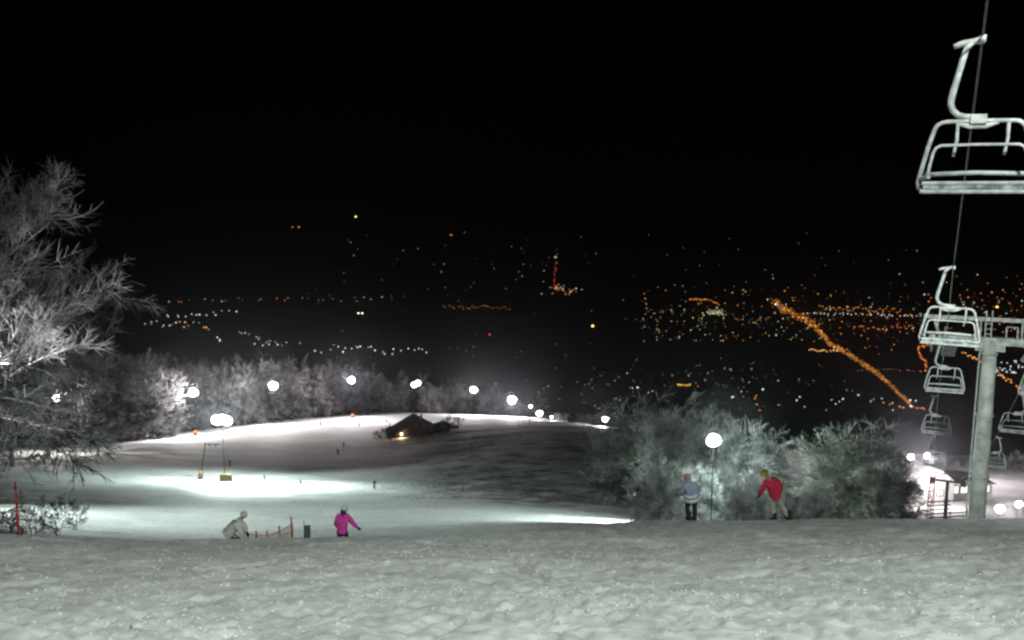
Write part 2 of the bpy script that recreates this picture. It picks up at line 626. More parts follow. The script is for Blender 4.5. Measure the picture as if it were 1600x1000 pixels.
def flood_mast(lamp_at, color, power, label, head=0.5, heads=((0, 0),), pad=None, spot=None, group='piste floodlight masts',
               strength=14.0, light_drop=0.0, toward=None, base=None):
    """steel pole, crossarm, floodlight heads enlarged for their bloom; returns the root"""
    b = base if base is not None else Vector((lamp_at.x, lamp_at.y, ground(lamp_at.x, lamp_at.y)))
    h = lamp_at.z - b.z
    root = empty('floodlight_mast', b, 0.0, label, 'floodlight', group)
    r = 0.04 + 0.004 * h
    MB().tube([(0, 0, -0.4), (0, 0, h * 0.5), (0, 0, h - head * 0.2)], [r, r * 0.8, r * 0.55], 10).build('pole', POLE, root, True)
    if len(heads) == 1:
        a0 = rng.uniform(0, 6)
        heads = ((0, 0),) + tuple((0.42 * head * math.cos(a0 + q), 0.36 * head * math.sin(a0 + q)) for q in (0, 1.9, 4.0))  # overlapping side heads added to give the bloom an uneven outline
        head *= 0.84
    xs = [q[0] for q in heads]
    if len(heads) > 1:
        MB().tube([(min(xs) - head * 0.3, 0.12, h - head * 0.55), (max(xs) + head * 0.3, 0.12, h - head * 0.55)], 0.05 + head * 0.04, 6).build('crossarm', STEEL, root)
    full = head
    for hi, (hx, hz) in enumerate(heads):
        head = full * (1.0 if hi == 0 or len(heads) < 4 else 0.62)
        hs = MB()
        c = Vector((hx, 0.0, h + hz))
        hs.ball(c + Vector((0, head * 0.45, 0.12 * head)), (head * 0.82, head * 0.5, head * 0.82), 14, 8)
        ho = hs.build('lamp_housing', STEEL_DARK, root, True)
        ln = MB().ball(c, (head, head * 0.5, head * 0.9), 16, 10)  # glowing lens enlarged to take in the lamp's bloom
        ln.build('lamp_lens', lens(color, strength), ho, True)
    head = full
    if pad is not None:
        ph = 1.7
        MB().tube([(0, 0, 0.05), (0, 0, ph)], r + 0.55, 10).build('pole_pad', pad, root, True)
    # the light of the lamp itself
    ld = bpy.data.lights.new('lamp_bulb', 'POINT')
    ld.energy = power * LAMP
    ld.color = color
    ld.shadow_soft_size = 0.35
    lo = bpy.data.objects.new('lamp_bulb', ld)
    COL.objects.link(lo)
    lo.parent = root
    lo.location = (0, -head * 0.6 - 1.3, h + head * 0.6)
    if spot is not None:
        aim, sp_power, ang = spot
        sd = bpy.data.lights.new('lamp_beam', 'SPOT')
        sd.energy = sp_power * LAMP
        sd.color = color
        sd.spot_size = math.radians(ang)
        sd.spot_blend = 1.0
        sd.shadow_soft_size = 0.35
        so = bpy.data.objects.new('lamp_beam', sd)
        COL.objects.link(so)
        so.parent = root
        so.location = (0, -head * 0.5 - 0.7, h - head - 0.5)
        dv = (Vector(aim) - (b + Vector(so.location))).normalized()
        so.rotation_euler = dv.to_track_quat('-Z', 'Y').to_euler()
    return root


K = 1000.0
# the two lamps nearest to the viewpoint
flood_mast(U(1115, 688, 99), CYAN, 20 * K, 'bright greenish white floodlight among the frosted trees behind the red jacket', head=0.95,
           strength=20, spot=(G(790, 105), 65 * K, 90))
# aimed along the lower piste
p_l = U(347, 657, 186)
flood_mast(p_l, CYAN, 40 * K, 'bright cyan white floodlight cluster on the drag lift gantry above the yellow pad', head=1.15,
           heads=((-1.15, 0.1), (0.0, 0.25), (1.05, -0.1)), strength=20, pad=PADY, spot=(G(385, 176), 360 * K, 96))
# along the far edge of the slope, left to right
FL = [
    (89, 622, 245, WARM, 60, 1.3, 'floodlight seen through the drooping branches at far left', PADM, (150, 240, 50)),
    (302, 613, 312, WARM, 110, 2.0, 'leftmost unobstructed floodlight on the far edge, in front of misty trees', PADM, (260, 285, 120)),
    (427, 603, 345, WARM, 110, 2.1, 'floodlight standing at the left end of the short bright snow bank', None, (470, 330, 120)),
    (549, 594, 372, PINK, 110, 1.8, 'pinkish floodlight with an orange pad at the foot of its pole', PADM, (580, 360, 120)),
    (740, 609, 405, WARM, 80, 1.9, 'floodlight on the plateau right of the chalet, on a slim tall pole', None, (760, 380, 120)),
    (800, 625, 395, PINK, 90, 2.3, 'largest far floodlight, glowing pinkish right of the chalet plateau', None, (800, 375, 80)),
    (843, 646, 360, WARM, 14, 1.5, 'low floodlight near the crest of the dark hill', None, None),
    (862, 652, 352, WARM, 6, 0.75, 'tiny round lamp just right of the low crest floodlight', None, None),
    (829, 635, 420, WARM, 6, 0.9, 'small oval lamp beyond the crest, beside the frosted tree edge', None, None),
    (946, 655, 300, WARM, 22, 1.3, 'floodlight at the right end of the dark hill, beside tall trees', None, (915, 292, 30)),
]
for u, v, Y, colr, pw, hd, lab, pad, sp in FL:
    flood_mast(U(u, v, Y), colr, pw * K * 0.38, lab, head=hd, pad=pad, strength=16,
               spot=None if sp is None else (G(0.5 * (sp[0] + u), Y - 13), sp[2] * K * 0.45, 88))
# slanted lamp beside the chalet roof
flood_mast(U(650, 600, 352), WARM, 5 * K, 'tilted floodlight above the dark chalet roof', head=1.2, heads=((-0.7, -0.35), (0.7, 0.35)), strength=14)
# lamps round the bottom station at the lower right
for u, v, Y, pw, hd, lab in ((1423, 714, 235, 40, 1.0, 'left lamp of the pair above the bottom lift station'),
                             (1448, 712, 245, 40, 1.0, 'right lamp of the pair above the bottom lift station'),
                             (1562, 795, 150, 16, 0.95, 'large lamp low to the right of the lift pylon foot'),
                             (1592, 788, 160, 16, 0.8, 'lamp at the right edge, low beyond the lift pylon')):
    flood_mast(U(u, v, Y), PINK, pw * K, lab, head=hd, strength=16)
# lamps outside the picture: on the top station behind the viewpoint, and left of the big frosted tree
def beam_mast(at, color, label, beams, head=0.45):
    """a mast with closed floodlights only: every beam is (aim, power, angle)"""
    b = Vector((at.x, at.y, ground(at.x, at.y)))
    h = at.z - b.z
    root = empty('floodlight_mast', b, 0.0, label, 'floodlight', 'piste floodlight masts')
    MB().tube([(0, 0, -0.5), (0, 0, h)], [0.16, 0.09], 10).build('pole', POLE, root, True)
    for i, (aim, power, ang) in enumerate(beams):
        off = Vector(((i - (len(beams) - 1) / 2) * 1.2, 0, h))
        dv = (Vector(aim) - (b + off)).normalized()
        rm = dv.to_track_quat('-Z', 'Y').to_matrix()
        hs = MB().tube([off + rm @ Vector((0, 0, 0.42)), off + rm @ Vector((0, 0, 0.05))], [head * 0.55, head], 14)
        ho = hs.build('lamp_housing', STEEL_DARK, root, True)
        MB().tube([off + rm @ Vector((0, 0, 0.045)), off], head * 0.93, 14).build('lamp_lens', lens(color, 14.0), ho, True)
        sd = bpy.data.lights.new('lamp_beam', 'SPOT')
        sd.energy = power * LAMP
        sd.color = color
        sd.spot_size = math.radians(ang)
        sd.spot_blend = 1.0
        sd.shadow_soft_size = 0.35
        so = bpy.data.objects.new('lamp_beam', sd)
        COL.objects.link(so)
        so.parent = root
        so.location = off + dv * 0.45
        so.rotation_euler = dv.to_track_quat('-Z', 'Y').to_euler()


beam_mast(Vector((7.0, -5.0, 17.0)), (0.90, 1.0, 0.90), 'greenish white floodlight mast on the summit behind the viewpoint',
          [(Vector((2.0, 13.0, -6.5)), 34 * K, 98), (Vector((33.0, 70.0, -17.0)), 125 * K, 40)])  # second beam added to brighten the chairs down the lift line
beam_mast(Vector((-78.0, 100.0, -19.0)), (0.84, 1.0, 0.93), 'floodlight mast outside the left edge, above the lower piste',
          [(Vector((-8.0, 104.0, -39.0)), 175 * K, 105)])
beam_mast(Vector((-14.2, 20.0, -8.0)), (1.0, 0.94, 0.98), 'violet white floodlight outside the left edge by the big beech',
          [(Vector((-14.3, 30.0, -3.0)), 19.0 * K, 34), (U(60, 665, 20.2), 1.1 * K, 80)], 0.3)


# ------------------------------------------------------------------ trees
def rot_about(d, ax, an):
    return Matrix.Rotation(an, 3, ax) @ d


def gen_tree(seed, H, R, n1, n2, n3, n4, r_twig, start=0.14, droop=0.0, fill=1.0, shape='dome', rtrunk=None, upb=0.35, mat=RIME):
    """a broadleaf tree under rime: returns (trunk mesh, crown mesh)"""
    rg = random.Random(seed)
    tr = MB()
    rt = rtrunk or H * 0.018
    path = [Vector((0, 0, -0.5))]
    p = Vector((0, 0, 0))
    nseg = 7
    for i in range(nseg + 1):
        q = Vector((math.sin(i * 0.9 + seed) * 0.02 * H * (i / nseg), math.cos(i * 1.3 + seed) * 0.02 * H * (i / nseg), H * 0.9 * i / nseg))
        path.append(q)
    tr.tube(path, [rt * 1.3] + [rt * (1 - 0.88 * i / nseg) for i in range(nseg + 1)], 8)
    segs = []

    def trunk_at(t):
        z = t * H * 0.9
        f = t * nseg
        i = min(int(f), nseg - 1)
        return path[i + 1].lerp(path[i + 2], f - i)

    def branch(p, d, L, r, nseg2, wob, tropism):
        pts = [p.copy()]
        d = d.copy()
        for i in range(nseg2):
            d = (d + Vector((rg.uniform(-wob, wob), rg.uniform(-wob, wob), rg.uniform(-wob, wob) + tropism / nseg2))).normalized()
            p = p + d * (L / nseg2)
            pts.append(p.copy())
        return pts

    def side(d, ang):
        ax = d.cross(Vector((rg.uniform(-1, 1), rg.uniform(-1, 1), rg.uniform(-1, 1))))
        if ax.length < 1e-4:
            ax = Vector((1, 0, 0))
        return rot_about(d, ax.normalized(), ang)

    def at(pts, t):
        f = t * (len(pts) - 1)
        i = min(int(f), len(pts) - 2)
        return pts[i].lerp(pts[i + 1], f - i), (pts[i + 1] - pts[i]).normalized()

    def seg(pts, r0, r1):
        n = len(pts) - 1
        for i in range(n):
            a = r0 + (r1 - r0) * i / n
            b = r0 + (r1 - r0) * (i + 1) / n
            segs.append((*pts[i], *pts[i + 1], a, b))

    for i in range(n1):
        t = start + (1 - start) * ((i + rg.random() * 0.8) / n1)
        az = i * 2.399 + rg.uniform(-0.5, 0.5)
        if shape == 'ball':
            k = 1.0
        elif shape == 'dome':
            k = math.sqrt(max(0.05, 1 - (max(0, t - 0.35) / 0.68) ** 2)) * (0.75 + 0.25 * min(1, t / 0.35))
        else:
            k = (1.02 - t) ** 0.8
        L = R * k * rg.uniform(0.75, 1.12)
        el = upb * (0.25 + 1.3 * t) + rg.uniform(-0.15, 0.2)
        d = Vector((math.cos(az) * math.cos(el), math.sin(az) * math.cos(el), math.sin(el)))
        p0 = trunk_at(t * 0.98)
        if shape == 'ball':
            el = -0.12 + 1.5 * (i + rg.random()) / n1
            p0 = trunk_at(0.04 + 0.34 * rg.random())
            L = rg.uniform(0.78, 0.99) / math.sqrt((math.cos(el) / R) ** 2 + (math.sin(el) / (H - p0.z)) ** 2) * 0.9
            d = Vector((math.cos(az) * math.cos(el), math.sin(az) * math.cos(el), math.sin(el)))
        pts = branch(p0, d, L, 0, 6, 0.10, 0.25 - droop)
        rl = rt * (0.26 if shape == 'ball' else 0.42) * (1 - 0.55 * t)
        tr.tube(pts, [rl * (1 - 0.78 * j / 6) for j in range(7)], 5, cap=False)
        for j in range(n2):
            tt = 0.22 + 0.78 * (j + rg.random()) / n2
            q, dd = at(pts, min(tt, 0.999))
            L2 = L * 0.42 * (1.15 - 0.6 * tt) * rg.uniform(0.7, 1.25)
            d2 = side(dd, rg.uniform(0.5, 1.05))
            pts2 = branch(q, d2, L2, 0, 3, 0.16, 0.12 - droop)
            seg(pts2, max(rl * 0.3, r_twig * 1.5), r_twig)
            for m in range(n3):
                t3 = 0.15 + 0.85 * (m + rg.random()) / n3
                q3, d3 = at(pts2, min(t3, 0.999))
                L3 = L2 * 0.5 * rg.uniform(0.6, 1.3) * fill
                d3 = side(d3, rg.uniform(0.4, 0.95))
                pts3 = branch(q3, d3, L3, 0, 2, 0.2, 0.05 - droop)
                seg(pts3, r_twig * 1.15, r_twig * 0.7)
                for w in range(n4):
                    q4, d4 = at(pts3, rg.uniform(0.2, 0.999))
                    d4 = side(d4, rg.uniform(0.4, 1.0))
                    L4 = L3 * 0.55 * rg.uniform(0.5, 1.2)
                    segs.append((*q4, *(q4 + d4 * L4 + Vector((0, 0, -droop * 0.3 * L4))), r_twig * 0.95, r_twig * 0.35))
    S = np.array(segs)
    # pull stray twigs above the ground
    P0, P1, r0, r1 = S[:, :3], S[:, 3:6], S[:, 6], S[:, 7]
    P0[:, 2] = np.maximum(P0[:, 2], 0.1)
    P1[:, 2] = np.maximum(P1[:, 2], 0.05)
    d = P1 - P0
    ln = np.linalg.norm(d, axis=1, keepdims=True)
    ok = ln[:, 0] > 1e-4
    P0, P1, r0, r1, d, ln = P0[ok], P1[ok], r0[ok], r1[ok], d[ok], ln[ok]
    d = d / ln
    ref = np.where(np.abs(d[:, 2:3]) > 0.8, np.array([[1.0, 0, 0]]), np.array([[0, 0, 1.0]]))
    a = np.cross(d, ref)
    a /= np.linalg.norm(a, axis=1, keepdims=True)
    b = np.cross(d, a)
    vs = []
    for P, r in ((P0, r0), (P1, r1)):
        for k in range(3):
            an = 2 * math.pi * k / 3 + 0.5
            vs.append(P + (a * math.cos(an) + b * math.sin(an)) * r[:, None])
    V = np.stack(vs, 1).reshape(-1, 3)
    o = np.arange(len(P0))[:, None] * 6
    fs = np.concatenate([o + np.array([[k, (k + 1) % 3, 3 + (k + 1) % 3, 3 + k]]) for k in range(3)], 1).reshape(-1, 4)
    crown = np_mesh('crown', V, fs, mat, False)
    trunk = tr.mesh('trunk', BARK, True)
    return trunk, crown


def place_tree(name, meshes, loc, s, rz, label, cat='tree', group=None, sz=None):
    root = empty(name, loc, rz, label, cat, group)
    root.scale = (s, s, sz or s)
    link('trunk', meshes[0], root)
    link('crown', meshes[1], root)
    return root


# variants, all about 10 m tall before scaling
NEAR = [gen_tree(3 + i, 10, 4.2, 44, 9, 9, 5, 0.016, start=0.04, droop=0.05, shape='ball', mat=THICKET) for i in range(3)]
DARKV = [gen_tree(43 + i, 10, 4.2, 44, 9, 9, 5, 0.015, shape='ball', start=0.05, droop=0.02, mat=RIME_DARK) for i in range(2)]
FARB = [gen_tree(83 + i, 10, 4.0, 22, 9, 7, 4, 0.028, start=0.05, shape='ball', mat=RIME_FAR) for i in range(3)]
FARV = [gen_tree(23 + i, 10, 3.3, 20, 9, 6, 3, 0.032, start=0.05, mat=RIME_FAR) for i in range(4)]
SPRUCE = gen_tree(61, 10, 2.6, 46, 9, 5, 2, 0.035, start=0.05, droop=0.35, shape='cone', upb=0.0, mat=RIME)


BALLS = NEAR + DARKV + FARB


def tree_by_px(name, meshes, u, Y, vtop, label, group, wide=1.0, rz=None):
    b = G(u, Y)
    h = U(u, vtop, Y).z - b.z
    k = 9.4 if meshes in BALLS else 10.3
    return place_tree(name, meshes, b - Vector((0, 0, 0.2)), h / k * wide, rng.uniform(0, 6.28) if rz is None else rz, label, 'tree', group, h / k)


# the thicket right of the middle, behind the two people
TH = [  # u, Y, vtop, variant, wide, label
    (962, 150, 632, 'd', 0.9, 'dark thin tree at the left end of the right hand thicket'),
    (1000, 138, 615, 'd', 1.0, 'tall dark tree behind the pale dome shaped tree'),
    (1050, 116, 622, 'd', 1.0, 'tall dark tree up and left of the greenish floodlight'),
    (1105, 112, 622, 'n', 0.9, 'tall frosted tree directly behind the greenish floodlight'),
    (1160, 111, 640, 'n', 0.9, 'frosted tree close to the right of the greenish floodlight'),
    (1188, 112, 672, 'd', 0.8, 'dim frosted tree rising behind the red jacket'),
    (1030, 92, 702, 'n', 1.0, 'pale dome shaped frosted tree left of the blue jacket'),
    (1088, 105, 712, 'n', 0.9, 'pale frosted tree below the greenish floodlight, behind the blue jacket'),
    (1160, 93, 728, 'n', 0.95, 'low frosted tree between the two standing people'),
    (1232, 86, 752, 'n', 0.9, 'low frosted bush just right of the red jacket'),
    (1308, 98, 664, 'd', 1.15, 'broad tree forming the left half of the wide right dome'),
    (1348, 95, 655, 'd', 1.15, 'broad tree forming the crest of the wide right dome'),
    (1378, 92, 700, 'd', 1.0, 'sloping dark tree at the right end of the thicket'),
    (1275, 82, 745, 'n', 0.9, 'low pale bush at the foot of the wide right dome'),
]
for u, Y, vt, va, w, lab in TH:
    ms = rng.choice(NEAR if va == 'n' else DARKV)
    tree_by_px('frosted_tree', ms, u, Y, vt, lab, 'frosted trees of the right hand thicket', w)
tree_by_px('spruce_tree', SPRUCE, 998, 84, 776, 'small frosted spruce at the left foot of the thicket', None, 1.3)

# the forest along the far edge
prof = ([100, 150, 200, 280, 350, 420, 480, 540, 580, 620, 650, 700, 740, 780, 815, 840], [545, 543, 545, 556, 556, 556, 562, 562, 575, 586, 582, 586, 598, 596, 608, 622])
far_groups = [(i, u) for i, u in enumerate(np.linspace(95, 838, 58))]


def far_label(u):
    if u < 250:
        return 'grey frosted tree in the dim wood behind the drooping branches'
    if u < 380:
        return 'frosted tree in the wood behind the leftmost clear floodlight'
    if u < 500:
        return 'frosted tree in the wood behind the floodlight on the snow bank'
    if u < 610:
        return 'frosted tree in the wood around the pinkish floodlight'
    if u < 700:
        return 'frosted tree rising behind the dark chalet'
    if u < 775:
        return 'frosted tree in the wood behind the slim tall plateau lamp'
    return 'frosted tree at the thinning right end of the far wood'


for i, u in far_groups:
    for row in (0, 1):
        uu = u + rng.uniform(-9, 9)
        edge = np.interp(uu, [0, 150, 300, 430, 550, 840], [262, 275, 330, 362, 400, 440])
        Y = edge + 8 + row * 26 + rng.uniform(-6, 6)
        vt = np.interp(uu, *prof) + rng.uniform(-7, 14) + (6 if row == 0 else -2)
        ball = rng.random() < np.interp(uu, [150, 420, 700], [0.9, 0.6, 0.25])
        tree_by_px('forest_tree', FARB[rng.randrange(3)] if ball else FARV[rng.randrange(4)], uu, Y, vt, far_label(uu), 'frosted trees of the far wood', rng.uniform(0.8, 1.1))
# small growth along the crest at the right end
for i, u in enumerate((858, 872, 884, 905, 918, 930, 940)):
    tree_by_px('crest_bush', FARV[i % 4], u, 345 + (i % 3) * 9, 641 + (i * 7) % 6, 'small frosted bush on the crest near the tiny hut', 'bushes on the crest', 1.6)
# wood below, at the lower right
for i in range(20):
    u = 1392 + i * 12 + rng.uniform(-4, 4)
    Y = 262 + rng.uniform(0, 50)
    tree_by_px('lower_tree', FARV[i % 4], u, Y, 704 + rng.uniform(-4, 22), 'dim frosted tree in the wood beyond the bottom lift station', 'trees beyond the bottom station', 1.1)

# the big frosted tree at the left edge, and its neighbours
BIG = gen_tree(101, 16, 7.6, 42, 15, 12, 8, 0.0095, start=0.36, droop=0.03, upb=0.16, fill=0.85, mat=RIME)
b = G(-120, 30)
place_tree('beech_tree', BIG, b, (U(-120, 205, 30).z - b.z) / 16.0, 2.2, 'big frosted beech reaching in from the left edge', 'tree')
BIG2 = gen_tree(131, 12, 5.8, 5, 8, 7, 4, 0.012, start=0.08, droop=0.05, upb=0.05, mat=RIME)
b = G(-70, 36)
t2 = place_tree('beech_tree', BIG2, b, (U(-70, 520, 36).z - b.z) / 12.0, 0.8, 'lower frosted beech with long drooping branches under the big one', 'tree')


def low_branch(root, pts, r0, n, seed):
    """a long drooping branch reaching into the picture, twigs towards its tip"""
    rg = random.Random(seed)
    inv = (Matrix.Translation(root.location) @ Matrix.Rotation(root.rotation_euler.z, 4, 'Z') @ Matrix.Diagonal((*root.scale, 1))).inverted()
    m = MB()
    m.tube(pts, [r0 * (1 - 0.8 * i / (len(pts) - 1)) for i in range(len(pts))], 6, 0.1)
    tw = MB()
    for k in range(n):
        t = 0.35 + 0.65 * rg.random() ** 0.8
        f = t * (len(pts) - 1)
        i = min(int(f), len(pts) - 2)
        p = pts[i].lerp(pts[i + 1], f - i)
        ax = (pts[i + 1] - pts[i]).normalized()
        d = (ax * rg.uniform(0.5, 1.0) + Vector((rg.uniform(-.5, .5), rg.uniform(-.8, .8), rg.uniform(-.4, .4)))).normalized()
        L = rg.uniform(0.35, 1.1)
        q = p + d * L * 0.5
        e = q + (d + Vector((0, 0, -0.08))).normalized() * L * 0.5
        tw.tube([p, q, e], [0.016, 0.013, 0.007], 3, cap=False)
        for _ in range(4):
            a = p.lerp(e, rg.uniform(0.2, 0.95))
            tw.tube([a, a + (d + Vector((rg.uniform(-.8, .8), rg.uniform(-.8, .8), rg.uniform(-.8, .4)))).normalized() * L * rg.uniform(0.2, 0.45)], [0.011, 0.006], 3, cap=False)
    m.v = [tuple(inv @ Vector(v)) for v in m.v]
    tw.v = [tuple(inv @ Vector(v)) for v in tw.v]
    br = m.build('branch', BRANCH, root)
    tw.build('spray', RIME, br)


low_branch(t2, [U(-80, 632, 34), U(-60, 636, 27), U(0, 649, 21.5), U(45, 660, 20.5), U(95, 672, 19.8), U(150, 690, 19.5)], 0.085, 130, 5)
low_branch(t2, [U(-80, 618, 34), U(-50, 619, 26), U(10, 622, 22), U(45, 628, 21.4), U(80, 640, 21)], 0.055, 36, 6)
low_branch(t2, [U(-75, 560, 35.5), U(-30, 565, 28), U(20, 568, 24), U(70, 580, 23), U(120, 612, 22.5)], 0.05, 70, 8)
low_branch(t2, [U(-75, 700, 35.5), U(-20, 690, 30), U(40, 688, 26), U(90, 700, 25), U(130, 728, 24.5)], 0.05, 60, 7)
for u, Y, vt, lab in ((20, 190, 560, 'grey tree behind the lowest drooping branches at the left edge'), (75, 220, 560, 'grey tree around the lamp seen through the branches'),
                      (130, 245, 552, 'grey tree just beyond the tips of the drooping branches'), (-40, 170, 560, 'dim tree behind the big beech trunk')):
    tree_by_px('frosted_tree', FARV[int(u) % 4], u, Y, vt, lab, 'trees behind the big beech', 1.1)
# bare shrubs at the left below the beech
SHR = [gen_tree(151 + i, 2.0, 1.5, 12, 7, 5, 3, 0.012, start=0.05, upb=0.7, mat=SHRUB) for i in range(2)]
for i, (u, Y) in enumerate(((12, 62), (50, 58), (88, 66), (20, 50), (120, 80))):
    place_tree('bare_shrub', SHR[i % 2], G(u, Y) - Vector((0, 0, 0.1)), 0.9 + 0.2 * (i % 3), i * 1.1,
               'dark bare shrub in the snow around the red marker pole', 'shrub', 'bare shrubs at the left')
# bushes round the chalet
for i, (u, Y) in enumerate(((590, 283), (600, 280), (612, 279), (662, 278), (672, 281), (700, 292), (640, 276), (715, 300), (652, 274))):
    place_tree('bare_shrub', SHR[i % 2], G(u, Y) - Vector((0, 0, 0.1)), 1.5 + 0.4 * (i % 3), i * 0.7,
               'dark bush on the slope in front of the chalet', 'shrub', 'dark bushes in front of the chalet')


def make_tufts():
    vs, fs = [], []
    n = 0
    while n < 5200:
        u = rng.uniform(600, 985)
        Y = rng.uniform(140, 262)
        if u < 700 and rng.random() > (u - 590) / 110:
            continue
        p = G(u, Y)
        if vnoise(np.array(p.x / 9), np.array(p.y / 5), 21) < 0.02:
            n += 0.3
            continue
        for _ in range(4):
            an = rng.uniform(0, 6.28)
            h = rng.uniform(0.1, 0.3)
            w = rng.uniform(0.03, 0.09)
            q = p + Vector((rng.uniform(-.5, .5), rng.uniform(-.5, .5), -0.08))
            t = q + Vector((math.cos(an) * h * 0.6, math.sin(an) * h * 0.6, h))
            s = Vector((-math.sin(an) * w, math.cos(an) * w, 0))
            k = len(vs)
            vs.extend([tuple(q - s), tuple(q + s), tuple(t)])
            fs.append((k, k + 1, k + 2))
        n += 1
    o = link('grass_tufts', np_mesh('grass_tufts', np.array(vs), np.array(fs), TUFT))
    tag(o, 'dry grass poking through thin snow on the dark hill', kind='stuff')


make_tufts()

# ------------------------------------------------------------------ chairlift
LD = Vector((0.448, 1.0, 0)).normalized()
LAT = Vector((LD.y, -LD.x, 0))
LROT = math.atan2(LAT.y, LAT.x)


def arc(cx, cz, r, a0, a1, n=5):
    return [(cx + r * math.cos(math.radians(a0 + (a1 - a0) * i / n)), cz + r * math.sin(math.radians(a0 + (a1 - a0) * i / n))) for i in range(n + 1)]


def make_chair(mirror=1.0):
    root = empty('lift_chair', (0, 0, 0))
    m = mirror

    def P(pts, y=0.0):
        return [Vector((m * x, y, z)) for x, z in pts]
    j = 0.10
    g = MB().tube(P([(-0.45, -0.05), (-0.30, 0.0), (-0.1, 0.03), (0.02, 0.06)]), [0.05, 0.06, 0.06, 0.07], 8, j)
    g.box((0.0, 0, 0.05), (0.09, 0.42, 0.12))
    g.build('grip', RIMED_STEEL, root, True)
    h = [(-0.16, 0.0), (-0.24, -0.10)] + [(-0.24 - 0.19 * (i / 6) ** 0.9, -0.1 - 0.9 * i / 6) for i in range(1, 7)] + \
        [(-0.435, -1.12), (-0.40, -1.24), (-0.31, -1.33), (-0.18, -1.37), (0.05, -1.38)]
    MB().tube(P(h), 0.056, 9, j).build('hanger', RIMED_STEEL, root, True)
    hub = MB().box((m * 0.03, 0, -1.42), (0.26, 0.2, 0.17))
    hub.tube([(m * -0.3, 0, -1.5), (m * -0.1, 0, -1.55), (m * 0.15, 0, -1.55), (m * 0.36, 0, -1.49)], [0.03, 0.05, 0.05, 0.03], 7, j)
    hub.build('hub', RIMED_STEEL, root)
    xc = 0.06
    right = [(0.55, -1.46)] + [(0.55 + 0.20 * math.sin(a), -1.46 - 0.20 * (1 - math.cos(a))) for a in (0.35, 0.75, 1.15)] + [(0.83, -1.95), (0.93, -2.45), (0.96, -2.62), (0.93, -2.76)]
    fr = [(xc - x, z) for x, z in reversed(right)] + [(xc, -1.45)] + [(xc + x, z) for x, z in right]
    MB().tube(P(fr), 0.040, 8, j).build('chair_frame', RIMED_STEEL, root, True)
    ib = [(0.62, -1.92), (0.70, -1.96), (0.745, -2.05), (0.80, -2.35), (0.815, -2.52)]
    br = [(xc - x, z) for x, z in reversed(ib)] + [(xc, -1.91)] + [(xc + x, z) for x, z in ib]
    MB().tube(P(br, -0.28), 0.029, 7, j).build('safety_bar', RIMED_STEEL, root, True)
    for dx, ze in ((-0.36, -2.12), (0.46, -2.10)):
        MB().tube([(m * (xc + dx), 0, -1.46), (m * (xc + dx), -0.02, -1.8), (m * (xc + dx - 0.04), -0.05, ze)], [0.03, 0.028, 0.026], 6, j).build('footrest_bar', RIMED_STEEL, root)
    for s in (-1, 1):
        MB().tube([(m * (xc + s * 0.94), 0.02, -2.56), (m * (xc + s * 0.82), -0.28, -2.5), (m * (xc + s * 0.8), -0.42, -2.52)], 0.04, 6, j).build('armrest', RIMED_STEEL, root)
    bk = MB().tube([(m * (xc - 0.84), 0.10, -2.46), (m * xc, 0.10, -2.43), (m * (xc + 0.84), 0.10, -2.46)], 0.045, 7, j)
    bk.build('backrest', RIMED_STEEL, root, True)
    st = MB().box((m * xc, -0.12, -2.70), (1.76, 0.5, 0.10))
    so = st.build('seat', SEAT, root)
    MB().tube([(m * (xc - 0.9), -0.36, -2.63), (m * (xc + 0.9), -0.36, -2.63)], 0.036, 7, j).build('seat_rail', RIMED_STEEL, so)
    MB().tube([(m * (xc - 0.93), -0.34, -2.79), (m * (xc + 0.93), -0.34, -2.79)], 0.042, 7, j).build('seat_rail', RIMED_STEEL, so)
    cx = MB()
    for k in range(9):
        cx.ball((m * (xc - 0.8 + 0.2 * k), -0.1 + rng.uniform(-.08, .08), -2.645), (0.11, 0.2, 0.03), 8, 5, None, 0.15)
    cx.build('snow_cover', SNOW, so, True)
    return root


grips_l = [U(1535, 62, 17.7), U(1490, 418, 33.5), U(1478, 533, 50), U(1466, 618, 65), U(1461, 682, 84)]
grips_r = [U(1632, 540, 50), U(1592, 614, 63), U(1557, 683, 82)]
lab_l = ['largest rime covered lift chair at the upper right corner', 'rime covered lift chair hanging just above the pylon crossarm',
         'rime covered lift chair hanging left of the pylon head', 'rime covered lift chair halfway down beside the pylon shaft',
         'smallest lift chair on the near rope, above the bottom station']
lab_r = ['lift chair cut by the right edge below the crossarm', 'lift chair on the far rope right of the pylon shaft', 'small lift chair half hidden behind the pylon shaft']
CH_L = make_chair(1.0)
CH_R = make_chair(-1.0)
for i, p in enumerate(grips_l):
    c = CH_L if i == 0 else copy_tree(CH_L)
    c.location = p - Vector((0, 0, 0.05))
    c.rotation_euler = (0, rng.uniform(-0.02, 0.02), LROT + rng.uniform(-0.03, 0.03))
    c.scale = (1.08, 1.0, 1.02)
    tag(c, lab_l[i], 'lift chair', 'chairs of the chairlift')
for i, p in enumerate(grips_r):
    c = CH_R if i == 0 else copy_tree(CH_R)
    c.location = p - Vector((0, 0, 0.05))
    c.rotation_euler = (0, rng.uniform(-0.02, 0.02), LROT)
    c.scale = (1.08, 1.0, 1.02)
    tag(c, lab_r[i], 'lift chair', 'chairs of the chairlift')

